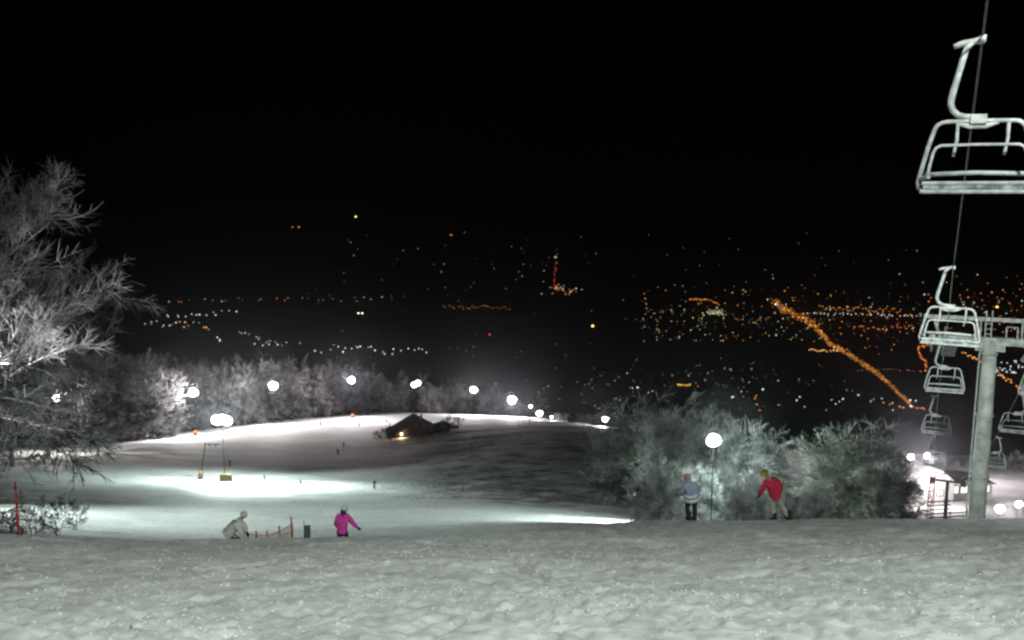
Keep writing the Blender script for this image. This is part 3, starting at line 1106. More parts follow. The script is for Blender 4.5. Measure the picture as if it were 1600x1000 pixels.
# ropes
lt_base = G(1476, 150)
lt_top = U(1476, 752, 150)
g0 = grips_l[0]
back = g0 + (g0 - grips_l[1]) * 2.6
pl = [back] + grips_l + [lt_top - LAT * 2.4 + Vector((0, 0, 0.3))]
off = grips_r[0] - grips_l[2]
pr = [back + off, g0 + off, grips_l[1] + off] + grips_r + [lt_top + LAT * 2.4 + Vector((0, 0, 0.3))]
for pts, lab in ((pl, 'thin hauling rope carrying the near row of chairs'), (pr, 'thin hauling rope carrying the chairs at the right edge')):
    tag(MB().tube(pts, 0.022, 6).build('haul_rope', CABLE), lab, 'rope', 'ropes of the chairlift')


def make_pylon():
    mid = (grips_l[2] + grips_r[0]) / 2
    c = Vector((mid.x, mid.y, 0)) - LAT * 0.25
    base_z_ = ground(c.x, c.y)
    top = mid.z + 0.15
    PALE = mat_basic('pale_galvanised', (0.46, 0.48, 0.46), 0.5, scale=1.6, color2=(0.27, 0.29, 0.28))
    root = empty('lift_pylon', (c.x, c.y, base_z_), LROT, 'tall frosted steel pylon of the chairlift with catwalk and crossarm', 'lift pylon')
    H = top - base_z_
    half = (grips_r[0] - grips_l[2]).length / 2
    MB().tube([(0, 0, -0.5), (0, 0, H * 0.5), (0, 0, H - 0.25)], [0.47, 0.42, 0.37], 20).build('shaft', PALE, root, True)
    for t in (0.3, 0.62, 0.93):
        MB().tube([(0, 0, H * t), (0, 0, H * t + 0.12)], 0.47 - 0.1 * t + 0.07, 20).build('flange', STEEL, root)
    # ladder up the shaft
    lad = MB()
    for s in (-1, 1):
        lad.tube([(-0.60, s * 0.2 - 0.25, 0.5), (-0.52, s * 0.2 - 0.25, H - 0.3)], 0.03, 6)
    k = 0.8
    while k < H - 0.4:
        xk = -0.60 + 0.08 * k / H
        lad.tube([(xk, -0.45, k), (xk, -0.05, k)], 0.02, 5)
        k += 0.32
    lad.build('ladder', RIMED_STEEL, root)
    ca = MB().box((0, 0, H - 0.02), (2 * half + 0.7, 0.55, 0.42))
    ca.box((0, 0, H - 0.42), (1.5, 0.5, 0.35), taper=1.0)
    ca.build('crossarm', STEEL, root)
    for s in (-1, 1):
        x = s * half
        # drop of the rope beyond the pylon: the wheel trains tilt with it
        tr = empty('sheave_train', (x, 0, H - 0.3))
        tr.parent = root
        tr.rotation_euler = (-0.36, 0, 0)
        fb = MB()
        fb.box((s * -0.16, 0, -0.1), (0.10, 3.6, 0.28))
        fb.box((s * 0.16, 0, -0.1), (0.10, 3.6, 0.28))
        fb.build('beam', STEEL, tr)
        for i in range(6):
            y = -1.5 + 0.6 * i
            MB().tube([(-0.07, y, 0.02), (0.07, y, 0.02)], 0.25, 14).build('sheave', STEEL_DARK, tr)
        wk = MB()
        wk.box((s * -0.75, 0, -0.42), (0.7, 3.4, 0.05))
        for y in (-1.6, -0.55, 0.55, 1.6):
            wk.tube([(s * -0.42, y, -0.42), (s * -0.42, y, 0.55)], 0.025, 5)
        for z in (0.08, 0.55):
            wk.tube([(s * -0.42, -1.7, z), (s * -0.42, 1.7, z)], 0.025, 5)
        for q in range(12):
            wk.box((s * -0.75, -1.6 + q * 0.29, -0.38), (0.72, 0.05, 0.04))
        wk.build('catwalk', STEEL, tr)
    # lifting frame on top
    lf = MB()
    for s in (-1, 1):
        lf.tube([(s * 1.05 + 0.5, 0, H + 0.15), (s * 1.05 + 0.5, 0, H + 1.2)], 0.055, 6)
    lf.box((0, 0, H + 1.22), (2 * half + 1.4, 0.18, 0.22))
    lf.tube([(half * 0.95, 0, H + 0.2), (half * 1.15, 0, H + 1.2)], 0.12, 6)
    lf.tube([(-half * 0.95, 0, H + 0.2), (-half * 1.05, 0, H + 1.2)], 0.09, 6)
    lf.build('lifting_frame', STEEL, root)
    rl = MB()
    for x in (-0.32, -0.02):
        rl.tube([(x, -0.3, H + 0.15), (x, -0.3, H + 1.75)], 0.03, 6)
    for z in (0.4, 0.7, 1.0):
        rl.tube([(-0.32, -0.3, H + z), (-0.02, -0.3, H + z)], 0.02, 5)
    rl.build('ladder_rail', RIMED_STEEL, root)
    sq = MB()
    for x in (0.75, 1.3):
        sq.tube([(x, -0.25, H + 0.15), (x, -0.25, H + 0.85)], 0.045, 6)
    sq.tube([(0.75, -0.25, H + 0.85), (1.3, -0.25, H + 0.85)], 0.045, 6)
    sq.build('service_frame', STEEL, root)
    bd = MB().box((0, 0, 0.1), (1.6, 1.6, 0.5))
    bd.build('footing', PLASTER, root)


make_pylon()


def make_small_pylon():
    root = empty('lift_pylon', lt_base, LROT, 'dark lower lift pylon in front of the bright bottom station', 'lift pylon')
    H = lt_top.z - lt_base.z
    MB().tube([(0, 0, -0.3), (0, 0, H)], [0.36, 0.28], 12).build('shaft', STEEL_DARK, root, True)
    ca = MB().box((0, 0, H), (5.4, 0.35, 0.35))
    ca.tube([(0.9, 0, H), (2.6, 0, H + 1.3)], 0.1, 6)
    ca.build('crossarm', STEEL_DARK, root)
    for s in (-1, 1):
        MB().box((s * 2.4, 0, H - 0.15), (0.9, 2.4, 0.5)).build('sheave_train', STEEL_DARK, root)
    lf = MB()
    for x in (-1.9, -0.6, 0.6, 1.9):
        lf.tube([(x, 0, H + 0.15), (x, 0, H + 1.25)], 0.05, 5)
    lf.box((0, 0, H + 1.3), (5.2, 0.12, 0.16))
    lf.build('lifting_frame', STEEL_DARK, root)


make_small_pylon()


# ------------------------------------------------------------------ buildings
def gable(name, loc, rz, w, d, hw, hr, wall, roofm, label, cat, over=0.6, windows=(), lit=None, chimney=True, snow=True, door=True):
    root = empty(name, loc, rz, label, cat)
    wb = MB()
    wb.box((0, 0, hw / 2 - 0.5), (w, d, hw + 1.0))
    n = len(wb.v)
    wb.add([(-w / 2, -d / 2 + .003, hw), (w / 2, -d / 2 + .003, hw), (0, -d / 2 + .003, hw + hr * 0.98), (-w / 2, d / 2 - .003, hw), (w / 2, d / 2 - .003, hw), (0, d / 2 - .003, hw + hr * 0.98)],
           [(0, 1, 2), (5, 4, 3)])
    wb.build('wall', wall, root)
    rf = MB()
    ov = over
    zx = hw - ov * hr / (w / 2)
    t = 0.22
    for s in (-1, 1):
        a = Vector((s * (w / 2 + ov), -d / 2 - ov, zx + 0.05))
        b_ = Vector((s * (w / 2 + ov), d / 2 + ov, zx + 0.05))
        c_ = Vector((0, d / 2 + ov, hw + hr + 0.05))
        e_ = Vector((0, -d / 2 - ov, hw + hr + 0.05))
        up = Vector((0, 0, t))
        q = [a, b_, c_, e_, a + up, b_ + up, c_ + up, e_ + up]
        fs = [(0, 1, 2, 3), (7, 6, 5, 4), (0, 4, 5, 1), (1, 5, 6, 2), (2, 6, 7, 3), (3, 7, 4, 0)]
        rf.add(q, fs)
    ro = rf.build('roof', roofm, root)
    if snow:
        sn = MB()
        for s in (-1, 1):
            for k in range(14):
                t0 = rng.uniform(0.05, 0.95)
                y0 = rng.uniform(-d / 2 - ov * 0.6, d / 2 + ov * 0.6)
                x0 = s * (w / 2 + ov) * t0
                z0 = (hw + hr) + (zx - hw - hr) * t0 + 0.26
                sn.ball((x0, y0, z0), (rng.uniform(0.3, 0.8), rng.uniform(0.3, 0.8), 0.1), 8, 5, None, 0.2)
        sn.build('snow_patch', SNOW, ro, True)
    if chimney:
        MB().box((w * 0.18, d * 0.1, hw + hr + 0.1), (0.7, 0.7, 1.6)).build('chimney', PLASTER if not snow else BARK, ro)
    for wx, wz, ww, wh, wl in windows:
        fr = MB()
        for sx in (-1, 1):
            fr.box((wx + sx * (ww / 2 + 0.05), -d / 2 - 0.05, wz), (0.1, 0.12, wh + 0.2))
        for sz in (-1, 1):
            fr.box((wx, -d / 2 - 0.05, wz + sz * (wh / 2 + 0.05)), (ww, 0.12, 0.1))
        fr.box((wx, -d / 2 - 0.05, wz), (0.06, 0.09, wh))
        wo = fr.build('window', WOOD, root)
        MB().box((wx, -d / 2 - 0.02, wz), (ww, 0.03, wh)).build('pane', wl, wo)
    if door:
        do = MB().box((w * 0.25, -d / 2 - 0.04, 1.0), (1.0, 0.1, 2.0)).build('door', WOOD, root)
        MB().box((w * 0.25 - 0.38, -d / 2 - 0.12, 1.0), (0.05, 0.06, 0.18)).build('handle', STEEL, do)
    return root


GLASS = mat_basic('dark_glass', (0.02, 0.02, 0.025), 0.15, scale=1.0, spec=0.6)
WINLIT = mat_emit('lit_window', (1.0, 0.55, 0.22), 2.2)
b = G(648, 292)
ch = gable('chalet', b, 0.18, 13.0, 9.0, 2.5, 3.7, WOOD, ROOFM, 'dark timber chalet with a warm porch lamp and steep roof', 'house', 1.3,
           windows=((-3.2, 1.5, 1.2, 1.1, GLASS), (-0.2, 1.5, 1.2, 1.1, GLASS), (0.0, 3.9, 1.0, 0.8, GLASS)), snow=False)
# lean-to on its left
le = MB().box((-7.6, 0.5, 1.0), (3.6, 5.5, 2.6))
le.build('side_room', WOOD, ch)
MB().box((-7.7, 0.5, 2.55), (4.4, 6.4, 0.3), rot=Matrix.Rotation(-0.22, 3, 'Y')).build('side_roof', ROOFM, ch)
pl_ = MB().ball((-4.7, -4.9, 2.15), 0.42, 14, 10)
MB().tube([(-4.7, -4.4, 2.6), (-4.7, -4.95, 2.75), (-4.7, -4.95, 2.6)], 0.06, 6).build('lamp_bracket', STEEL_DARK, ch)
pl_.build('porch_lamp', mat_emit('porch_bulb', (1.0, 0.72, 0.42), 9.0), ch, True)
ld = bpy.data.lights.new('porch_bulb', 'POINT')
ld.energy = 500
ld.color = (1.0, 0.62, 0.32)
ld.shadow_soft_size = 0.3
lo = bpy.data.objects.new('porch_bulb', ld)
COL.objects.link(lo)
lo.parent = ch
lo.location = (-4.7, -5.9, 2.0)
# low shed and orange boards right of the chalet
b = G(692, 296)
gable('shed', b, 0.1, 5.0, 4.0, 2.0, 1.0, WOOD, ROOFM, 'low dark shed close to the right of the chalet', 'shed', 0.3, chimney=False, snow=False)
ob = MB()
for k in range(4):
    ob.box((k * 1.25, 0, 0.8), (1.2, 0.15, 1.5))
    ob.tube([(k * 1.25 - 0.6, 0.1, -0.2), (k * 1.25 - 0.6, 0.1, 1.9)], 0.06, 6)
o = ob.build('board_fence', PADY)
o.location = G(698, 305)
tag(o, 'short brownish board fence on the terrace right of the chalet', 'fence')
b = G(893, 318)
gable('hut', b, -0.3, 2.4, 2.4, 1.9, 1.0, WOOD, ROOFM, 'tiny dark hut on the crest before a lit snow bank', 'hut', 0.35, chimney=False, snow=False)

# bottom station
b = G(1447, 200)
WSTAT = mat_emit('station_window', (1.0, 0.93, 0.88), 1.6)
st = gable('lift_station', b, 0.25, 8.0, 8.0, 5.2, 3.0, PLASTER, mat_basic('snowy_roof', (0.82, 0.82, 0.82), 0.8, scale=2, noise=0.1),
           'white bottom lift station with a brightly lit snow roof', 'station', 0.9,
           windows=((-2.4, 3.2, 1.6, 1.3, WSTAT), (0.2, 3.2, 1.6, 1.3, WSTAT)), snow=False)
b = G(1492, 206)
hl = gable('station_hall', b, 0.1, 14.0, 7.0, 4.6, 1.2, PLASTER, STEEL_DARK, 'long low station hall with a row of lit windows behind the lower pylon', 'building', 0.5,
           windows=tuple((-5.2 + 2.6 * k, 3.4, 2.0, 1.7, WSTAT) for k in range(5)), snow=False, chimney=False)
ld = bpy.data.lights.new('station_light', 'POINT')  # point light in front of the station, without a lamp body
ld.energy = 12000
ld.color = PINK
ld.shadow_soft_size = 0.4
lo = bpy.data.objects.new('station_light', ld)
COL.objects.link(lo)
lo.parent = st
lo.location = (-6.5, -9.0, 9.0)
# red tower of netting and dark rail fences in front of the station
nt_ = empty('net_mast', G(1452, 140), 0.0, 'red lattice mast left of the lower pylon', 'mast')
nb = MB()
for x in (-0.55, 0.55):
    nb.tube([(x, 0, -0.2), (x * 0.7, 0, 8.5)], 0.09, 6)
for k in range(14):
    z = 0.4 + k * 0.58
    nb.tube([(-0.52, 0, z), (0.5, 0, z + 0.5)], 0.05, 5)
    nb.tube([(-0.52, 0, z), (0.5, 0, z)], 0.05, 5)
nb.build('lattice', REDP, nt_)
for i, (u, Y, w, n) in enumerate(((1466, 128, 4.4, 7), (1497, 126, 4.6, 4), (1492, 118, 4.0, 3))):
    fr = empty('rail_fence', G(u, Y), 0.15, ['dark fence of many rails left of the lower pylon foot', 'dark rails right of the lower pylon, upper set', 'dark rails right of the lower pylon, lower set'][i], 'fence', 'queue fences of the bottom station')
    q = MB()
    for k in range(n):
        q.box((rng.uniform(-.3, .3), 0, 0.4 + k * 0.62), (w * rng.uniform(0.7, 1), 0.12, 0.16))
    q.build('rails', STEEL_DARK, fr)
    for x in (-w / 2 * 0.6, w / 2 * 0.6):
        MB().tube([(x, 0.1, -0.2), (x, 0.1, n * 0.62 + 0.3)], 0.07, 6).build('post', STEEL_DARK, fr)

# ------------------------------------------------------------------ drag lift gantry by the lamp cluster
gb = G(313, 188)
gt = empty('lift_gantry', gb, 0.0, 'thin steel drag lift gantry leg and beam left of the lamp cluster', 'gantry')
ge = G(346, 187)
span = ge.x - gb.x
ht = 8.0
MB().tube([(0, 0, -0.3), (1.5, 0, ht)], 0.11, 8).build('leg', POLE, gt)
bm = MB().tube([(1.2, 0, ht), (span - 0.35, 0, ht - 0.15)], 0.09, 8)
bm.tube([(2.4, 0, ht - 0.1), (2.4, 0, ht - 0.6)], 0.12, 6)
bm.tube([(span - 1.2, 0, ht - 0.2), (span - 1.2, 0, ht - 0.7)], 0.12, 6)
bm.build('beam', POLE, gt)
MB().tube([(0.05, -0.1, 0.02), (0.4, -0.1, 2.0)], 0.55, 10).build('pole_pad', PADY, gt, True)
pb = MB().box((0, 0, 0.75), (2.6, 0.9, 1.7), taper=0.92)
pb.box((0, 0, 1.66), (2.2, 0.8, 0.12))
o = pb.build('snow_gun_box', PADY)
o.location = G(353, 184)
tag(o, 'tan padded box at the foot of the lamp cluster pole', 'padded box')

# ------------------------------------------------------------------ markers, nets
po = empty('marker_pole', G(30, 23.2), 0.0, 'tall red marker pole in the snow at the left edge', 'marker pole')
MB().tube([(0, 0, -0.2), (0.0, 0, 0.7), (0.01, 0, 1.56)], [0.03, 0.028, 0.024], 8, 0.15).build('pole', REDP, po)
fl = MB()
for k in range(5):
    fl.box((0.01, 0, 0.3 + k * 0.27), (0.075, 0.065, 0.07))
fl.build('band', REDP, po)
na = G(380, 40)
nb_ = G(458, 40)
net = empty('safety_net', na, 0.0, 'orange safety net sagging between thin posts beyond the near lip', 'safety net')
w = nb_.x - na.x
dz = nb_.z - na.z


def net_z(x, t):
    sag = 0.25 * math.sin(x / w * 3.1) * t
    top = 1.05 + 0.45 * (x / w) ** 2
    return dz * x / w + 0.1 + top * t - sag


nm = MB()
for k in range(26):
    x = w * k / 25
    nm.tube([(x, 0.02 * math.sin(k), net_z(x, 0)), (x + 0.03, 0.05, net_z(x, 1))], 0.02, 3)
for t in (0, 0.25, 0.5, 0.75, 1.0):
    nm.tube([(w * k / 12, 0.02, net_z(w * k / 12, t)) for k in range(13)], 0.022, 3)
nm.build('netting', NETM, net)
for x in (0.1, w * 0.28, w * 0.5, w * 0.74, w * 0.99):
    MB().tube([(x, 0, dz * x / w - 0.2), (x, 0, net_z(x, 1.25))], 0.035, 6).build('post', NETM, net)
MB().tube([(0.3, -0.1, 0.25), (w * 0.5, -0.12, 0.36), (w, -0.1, 0.62 + dz), (w + 0.9, -0.1, 0.7 + dz)], 0.035, 6).build('rope', STEEL_DARK, net)
sp_ = empty('screen_panel', G(482, 40), 0.1, 'narrow grey green canvas screen at the right end of the orange net', 'screen')
MB().box((0, 0, 0.7), (0.26, 0.06, 1.7)).build('canvas', GREENM, sp_)
MB().tube([(-0.16, 0.03, -0.2), (-0.16, 0.03, 1.75)], 0.02, 6).build('post', STEEL_DARK, sp_)


# ------------------------------------------------------------------ people
def skin_mesh(name, verts, edges, radii, root_i, mat, sub=1):
    me = bpy.data.meshes.new(name + '_cage')
    me.from_pydata([tuple(v) for v in verts], edges, [])
    o = bpy.data.objects.new(name, me)
    COL.objects.link(o)
    o.modifiers.new('skin', 'SKIN')
    sd = me.skin_vertices[0].data
    for i, r in enumerate(radii):
        sd[i].radius = (r, r) if not isinstance(r, tuple) else r
        sd[i].use_root = (i == root_i)
    s = o.modifiers.new('sub', 'SUBSURF')
    s.levels = sub
    s.render_levels = sub
    dg = bpy.context.evaluated_depsgraph_get()
    dg.update()
    ev = o.evaluated_get(dg)
    nm = bpy.data.meshes.new_from_object(ev, depsgraph=dg)
    bpy.data.objects.remove(o)
    bpy.data.meshes.remove(me)
    nm.name = name
    nm.materials.clear()
    nm.materials.append(mat)
    nm.polygons.foreach_set('use_smooth', [True] * len(nm.polygons))
    return nm


def cloth(name, c, scale=6.0):
    return mat_basic(name, c, 0.85, scale=scale, noise=0.18, bump=0.2, spec=0.15)


SKINM = mat_basic('skin', (0.55, 0.33, 0.25), 0.6, scale=6, noise=0.1)
BLACK = cloth('black_cloth', (0.03, 0.03, 0.035))


def person(J, cols, label, loc, rz=0.0, hat='beanie', sub=2, skis=True, group=None, name='person', hair=None, bulk=1.0):
    """J: joints in metres, local (x to the right of the picture, y away, z up)"""
    V_ = {k: Vector(p) for k, p in J.items()}
    root = empty(name, loc, rz, label, 'person', group)
    hd = V_['head']
    nk = V_['neck']
    up = (hd - nk).normalized()
    fwd = V_.get('face', Vector((0, 1, 0))).normalized()
    verts, edges, rad = [], [], []

    def add(p, r, par=None):
        verts.append(p)
        rad.append(r)
        if par is not None:
            edges.append((par, len(verts) - 1))
        return len(verts) - 1
    pv = add(V_['pelvis'], 0.125)
    wa = add(V_['pelvis'].lerp(V_['chest'], 0.5), 0.115, pv)
    chs = add(V_['chest'], 0.135, wa)
    n_ = add(nk, 0.058, chs)
    h0 = add(nk.lerp(hd, 0.55), 0.075, n_)
    h1 = add(hd, 0.098, h0)
    h2 = add(hd + up * 0.09, 0.075, h1)
    add(hd + fwd * 0.105 - up * 0.01, 0.022, h1)
    for s in 'lr':
        sh = add(V_['sh_' + s], 0.062, chs)
        el = add(V_['el_' + s], 0.045, sh)
        add(V_['ha_' + s], 0.032, el)
        hp = add(V_['pelvis'].lerp(V_['kn_' + s], 0.15) + (V_['hp_' + s] - V_['pelvis']) * 0.8, 0.10, pv)
        kn = add(V_['kn_' + s], 0.062, hp)
        add(V_['an_' + s], 0.045, kn)
    body = link('body', skin_mesh('body', verts, edges, rad, 0, SKINM, sub), root)
    # jacket
    verts, edges, rad = [], [], []
    pel, che = V_['pelvis'], V_['chest']
    hem = add(pel - (che - pel).normalized() * 0.10, (0.20 * bulk, 0.165 * bulk))
    a = add(pel.lerp(che, 0.35), (0.185 * bulk, 0.15 * bulk), hem)
    c = add(che, (0.20 * bulk, 0.16 * bulk), a)
    add(nk + (nk - che) * 0.05, 0.088, c)
    for s in 'lr':
        sh = add(V_['sh_' + s], 0.095 * bulk, c)
        el = add(V_['el_' + s], 0.075 * bulk, sh)
        w_ = V_['ha_' + s]
        add(V_['el_' + s].lerp(w_, 0.92), 0.058 * bulk, el)
    link('jacket', skin_mesh('jacket', verts, edges, rad, 1, cols['jacket'], sub), root)
    if 'stripe' in cols:
        st = MB()
        q = pel.lerp(che, 0.28)
        ax = (che - pel).normalized()
        rm = ax.to_track_quat('Z', 'Y').to_matrix()
        st.tube([q - ax * 0.045, q + ax * 0.045], 0.205 * bulk, 16)
        st.tube([pel - ax * 0.09, pel + ax * 0.01], 0.208 * bulk, 16)
        link('stripe', st.mesh('stripe', cols['stripe'], True), root)
    # collar / scarf
    if 'collar' in cols:
        MB().tube([nk - up * 0.07, nk + up * 0.045], [0.13, 0.10], 12).build('collar', cols['collar'], root, True)
    # trousers
    verts, edges, rad = [], [], []
    p0 = add(pel + (che - pel) * 0.1, (0.155, 0.135))
    for s in 'lr':
        hp = add(V_['hp_' + s] - Vector((0, 0, 0.06)), 0.118, p0)
        kn = add(V_['kn_' + s], 0.09, hp)
        add(V_['an_' + s] + (V_['kn_' + s] - V_['an_' + s]) * 0.05, 0.085, kn)
    link('trousers', skin_mesh('trousers', verts, edges, rad, 0, cols['trousers'], sub), root)
    for s in 'lr':
        an = V_['an_' + s]
        td = V_.get('toe', Vector((0, 1, 0))).normalized()
        bt = MB().tube([an + Vector((0, 0, 0.22)), an, an - Vector((0, 0, 0.05))], [0.085, 0.085, 0.08], 10)
        bt.tube([an - td * 0.08 - Vector((0, 0, 0.045)), an + td * 0.1 - Vector((0, 0, 0.05)), an + td * 0.2 - Vector((0, 0, 0.06))], [0.065, 0.062, 0.04], 8)
        bt.build('boot', cols.get('boots', BLACK), root, True)
        if skis:
            rm = td.to_track_quat('Y', 'Z').to_matrix()
            sk = MB()
            sk.box(an + Vector((0, 0, -0.115)), (0.085, 1.45, 0.02), rot=rm)
            tip = an + rm @ Vector((0, 0.725, -0.115))
            sk.tube([tip, tip + td * 0.12 + Vector((0, 0, 0.03)), tip + td * 0.2 + Vector((0, 0, 0.09))], [0.03, 0.03, 0.012], 6)
            sk.build('ski', cols.get('skis', BLACK), root)
        # glove: palm, four fingers and a thumb
        verts, edges, rad = [], [], []
        w_ = V_['ha_' + s]
        d = (w_ - V_['el_' + s]).normalized()
        sd = d.cross(Vector((0, 1, 0.2)))
        sd = sd.normalized() if sd.length > 1e-3 else Vector((1, 0, 0))
        cu = sd.cross(d).normalized()
        w0 = add(w_ - d * 0.05, 0.04)
        pm = add(w_ + d * 0.035, 0.042, w0)
        for k, (ox, ln) in enumerate(((-0.036, 0.065), (-0.012, 0.08), (0.012, 0.078), (0.036, 0.06))):
            f0 = add(w_ + d * 0.085 + sd * ox, 0.0125, pm)
            f1 = add(w_ + d * (0.085 + ln * 0.5) + sd * ox * 1.1 + cu * 0.012, 0.012, f0)
            add(w_ + d * (0.085 + ln * 0.85) + sd * ox * 1.1 + cu * 0.04, 0.010, f1)
        t0 = add(w_ + d * 0.03 + sd * 0.05 + cu * 0.01, 0.014, pm)
        add(w_ + d * 0.075 + sd * 0.066 + cu * 0.025, 0.012, t0)
        link('glove', skin_mesh('glove', verts, edges, rad, 1, cols.get('gloves', BLACK), 1), root)
    # headwear
    rm = up.to_track_quat('Z', 'Y').to_matrix()
    hm = MB()
    if hat == 'helmet':
        hm.ball(hd + up * 0.035 - fwd * 0.015, (0.135, 0.145, 0.125), 16, 10, rm)
        ho = hm.build('helmet', cols['hat'], root, True)
    else:
        hm.ball(hd + up * 0.045 - fwd * 0.015, (0.118, 0.125, 0.11), 16, 10, rm)
        if hat == 'bobble':
            hm.ball(hd + up * 0.175, 0.045, 10, 8, None, 0.12)
            hm.tube([hd + up * 0.01 - fwd * 0.015, hd + up * 0.05 - fwd * 0.015], 0.13, 14)
        ho = hm.build('hat', cols['hat'], root, True)
    if hair is not None:
        hb = MB().ball(hd - fwd * 0.06 - up * 0.06, (0.085, 0.06, 0.11), 12, 8)
        hb.build('hair', hair, root, True)
    return root


def feet(u, Y):
    return G(u, Y)


RED = cloth('red_jacket', (0.62, 0.035, 0.075))
YEL = cloth('yellow_hat', (0.72, 0.56, 0.03))
CREAM = cloth('pale_trousers', (0.50, 0.49, 0.42))
BLUE = cloth('pale_blue_jacket', (0.36, 0.44, 0.60))
NAVY = cloth('navy_trousers', (0.035, 0.04, 0.06))
ORNG = cloth('faded_orange_hat', (0.58, 0.28, 0.20))
WHITE = cloth('white_cloth', (0.78, 0.80, 0.78))
MAG = cloth('magenta_jacket', (0.85, 0.09, 0.50))
PLUM = cloth('plum_scarf', (0.16, 0.03, 0.10))
HAIRB = mat_basic('brown_hair', (0.06, 0.035, 0.025), 0.7, scale=14, noise=0.4)

# red jacket, leaning to the left with one leg trailing to the right
person(dict(pelvis=(0.04, 0, 0.95), chest=(-0.08, -0.02, 1.36), neck=(-0.20, 0.0, 1.58), head=(-0.33, 0.03, 1.70), face=(-0.9, 0.5, -0.1),
            sh_l=(-0.27, 0.02, 1.42), el_l=(-0.40, 0.02, 1.14), ha_l=(-0.47, 0.12, 0.90), sh_r=(0.13, -0.02, 1.42), el_r=(0.22, -0.02, 1.12), ha_r=(0.16, 0.16, 0.92),
            hp_l=(-0.06, 0, 0.88), kn_l=(0.0, 0.06, 0.48), an_l=(0.06, 0, 0.10), hp_r=(0.14, 0, 0.88), kn_r=(0.33, 0.04, 0.52), an_r=(0.55, -0.02, 0.16), toe=(-0.4, 0.9, 0)),
       dict(jacket=RED, trousers=CREAM, hat=YEL, boots=BLACK), 'person in a red jacket, yellow hat and pale trousers leaning left', feet(1207, 31.6), hat='helmet', bulk=1.32, skis=False).scale = (1.08,) * 3
# pale blue jacket
person(dict(pelvis=(0.06, 0, 0.84), chest=(0.0, -0.02, 1.24), neck=(-0.06, 0.02, 1.42), head=(-0.10, 0.06, 1.56), face=(-0.7, 0.7, 0),
            sh_l=(-0.18, 0, 1.28), el_l=(-0.30, 0.10, 1.02), ha_l=(-0.36, 0.28, 0.88), sh_r=(0.19, -0.02, 1.28), el_r=(0.31, 0.06, 1.02), ha_r=(0.30, 0.26, 0.86),
            hp_l=(-0.05, 0, 0.78), kn_l=(-0.06, 0.10, 0.44), an_l=(-0.02, 0, 0.10), hp_r=(0.16, 0, 0.78), kn_r=(0.20, 0.10, 0.44), an_r=(0.18, 0, 0.10), toe=(-0.3, 0.95, 0)),
       dict(jacket=BLUE, trousers=NAVY, hat=ORNG, stripe=WHITE, boots=BLACK), 'person in a pale blue jacket with white bands and dark trousers', feet(1077, 31.8), bulk=1.28, skis=False).scale = (1.06,) * 3
# magenta jacket below the lip, one arm out to the right
person(dict(pelvis=(0.0, 0, 0.92), chest=(0.04, 0.0, 1.32), neck=(0.06, 0.02, 1.50), head=(0.09, 0.05, 1.64), face=(0.6, 0.8, -0.1),
            sh_l=(-0.14, 0, 1.38), el_l=(-0.22, 0.04, 1.10), ha_l=(-0.16, 0.22, 0.92), sh_r=(0.22, 0, 1.38), el_r=(0.36, 0.04, 1.16), ha_r=(0.52, 0.10, 0.96),
            hp_l=(-0.09, 0, 0.86), kn_l=(-0.10, 0.10, 0.48), an_l=(-0.10, 0, 0.10), hp_r=(0.10, 0, 0.86), kn_r=(0.12, 0.10, 0.48), an_r=(0.12, 0, 0.10)),
       dict(jacket=MAG, trousers=NAVY, hat=WHITE, collar=PLUM, gloves=PLUM), 'person in a bright magenta jacket and white hat with one arm stretched out', feet(536, 29.5), hat='bobble', hair=HAIRB, bulk=1.22)
# white jacket bent forward
person(dict(pelvis=(-0.26, 0, 0.90), chest=(0.06, 0.0, 1.22), neck=(0.20, 0.02, 1.36), head=(0.27, 0.03, 1.47), face=(0.8, 0.2, -0.4),
            sh_l=(0.05, 0.18, 1.22), el_l=(0.22, 0.24, 1.0), ha_l=(0.30, 0.2, 0.78), sh_r=(0.10, -0.18, 1.22), el_r=(0.24, -0.26, 0.98), ha_r=(0.33, -0.2, 0.74),
            hp_l=(-0.20, 0.08, 0.84), kn_l=(0.10, 0.10, 0.52), an_l=(0.0, 0.1, 0.10), hp_r=(-0.20, -0.08, 0.84), kn_r=(0.12, -0.10, 0.52), an_r=(0.02, -0.1, 0.10), toe=(1, 0.2, 0)),
       dict(jacket=WHITE, trousers=BLACK, hat=WHITE), 'person in a white jacket bending forward beside the orange net', feet(371, 31.5), hat='beanie', bulk=1.4).scale = (1.08,) * 3

# small skiers far down the piste
DK = [cloth('dark_suit', (0.03, 0.03, 0.04)), cloth('dark_suit_brown', (0.06, 0.045, 0.045)), cloth('dark_suit_green', (0.03, 0.05, 0.045))]
SK_A = dict(pelvis=(0.0, 0, 0.80), chest=(-0.06, 0.08, 1.18), neck=(-0.10, 0.14, 1.36), head=(-0.12, 0.18, 1.48), face=(0, 1, 0),
            sh_l=(-0.24, 0.08, 1.24), el_l=(-0.42, 0.12, 1.02), ha_l=(-0.42, 0.36, 0.9), sh_r=(0.12, 0.08, 1.24), el_r=(0.34, 0.12, 1.04), ha_r=(0.38, 0.36, 0.92),
            hp_l=(-0.10, 0, 0.76), kn_l=(-0.06, 0.18, 0.46), an_l=(0.04, 0.05, 0.11), hp_r=(0.12, 0, 0.76), kn_r=(0.22, 0.18, 0.46), an_r=(0.32, 0.05, 0.11), toe=(0.5, 0.85, -0.25))
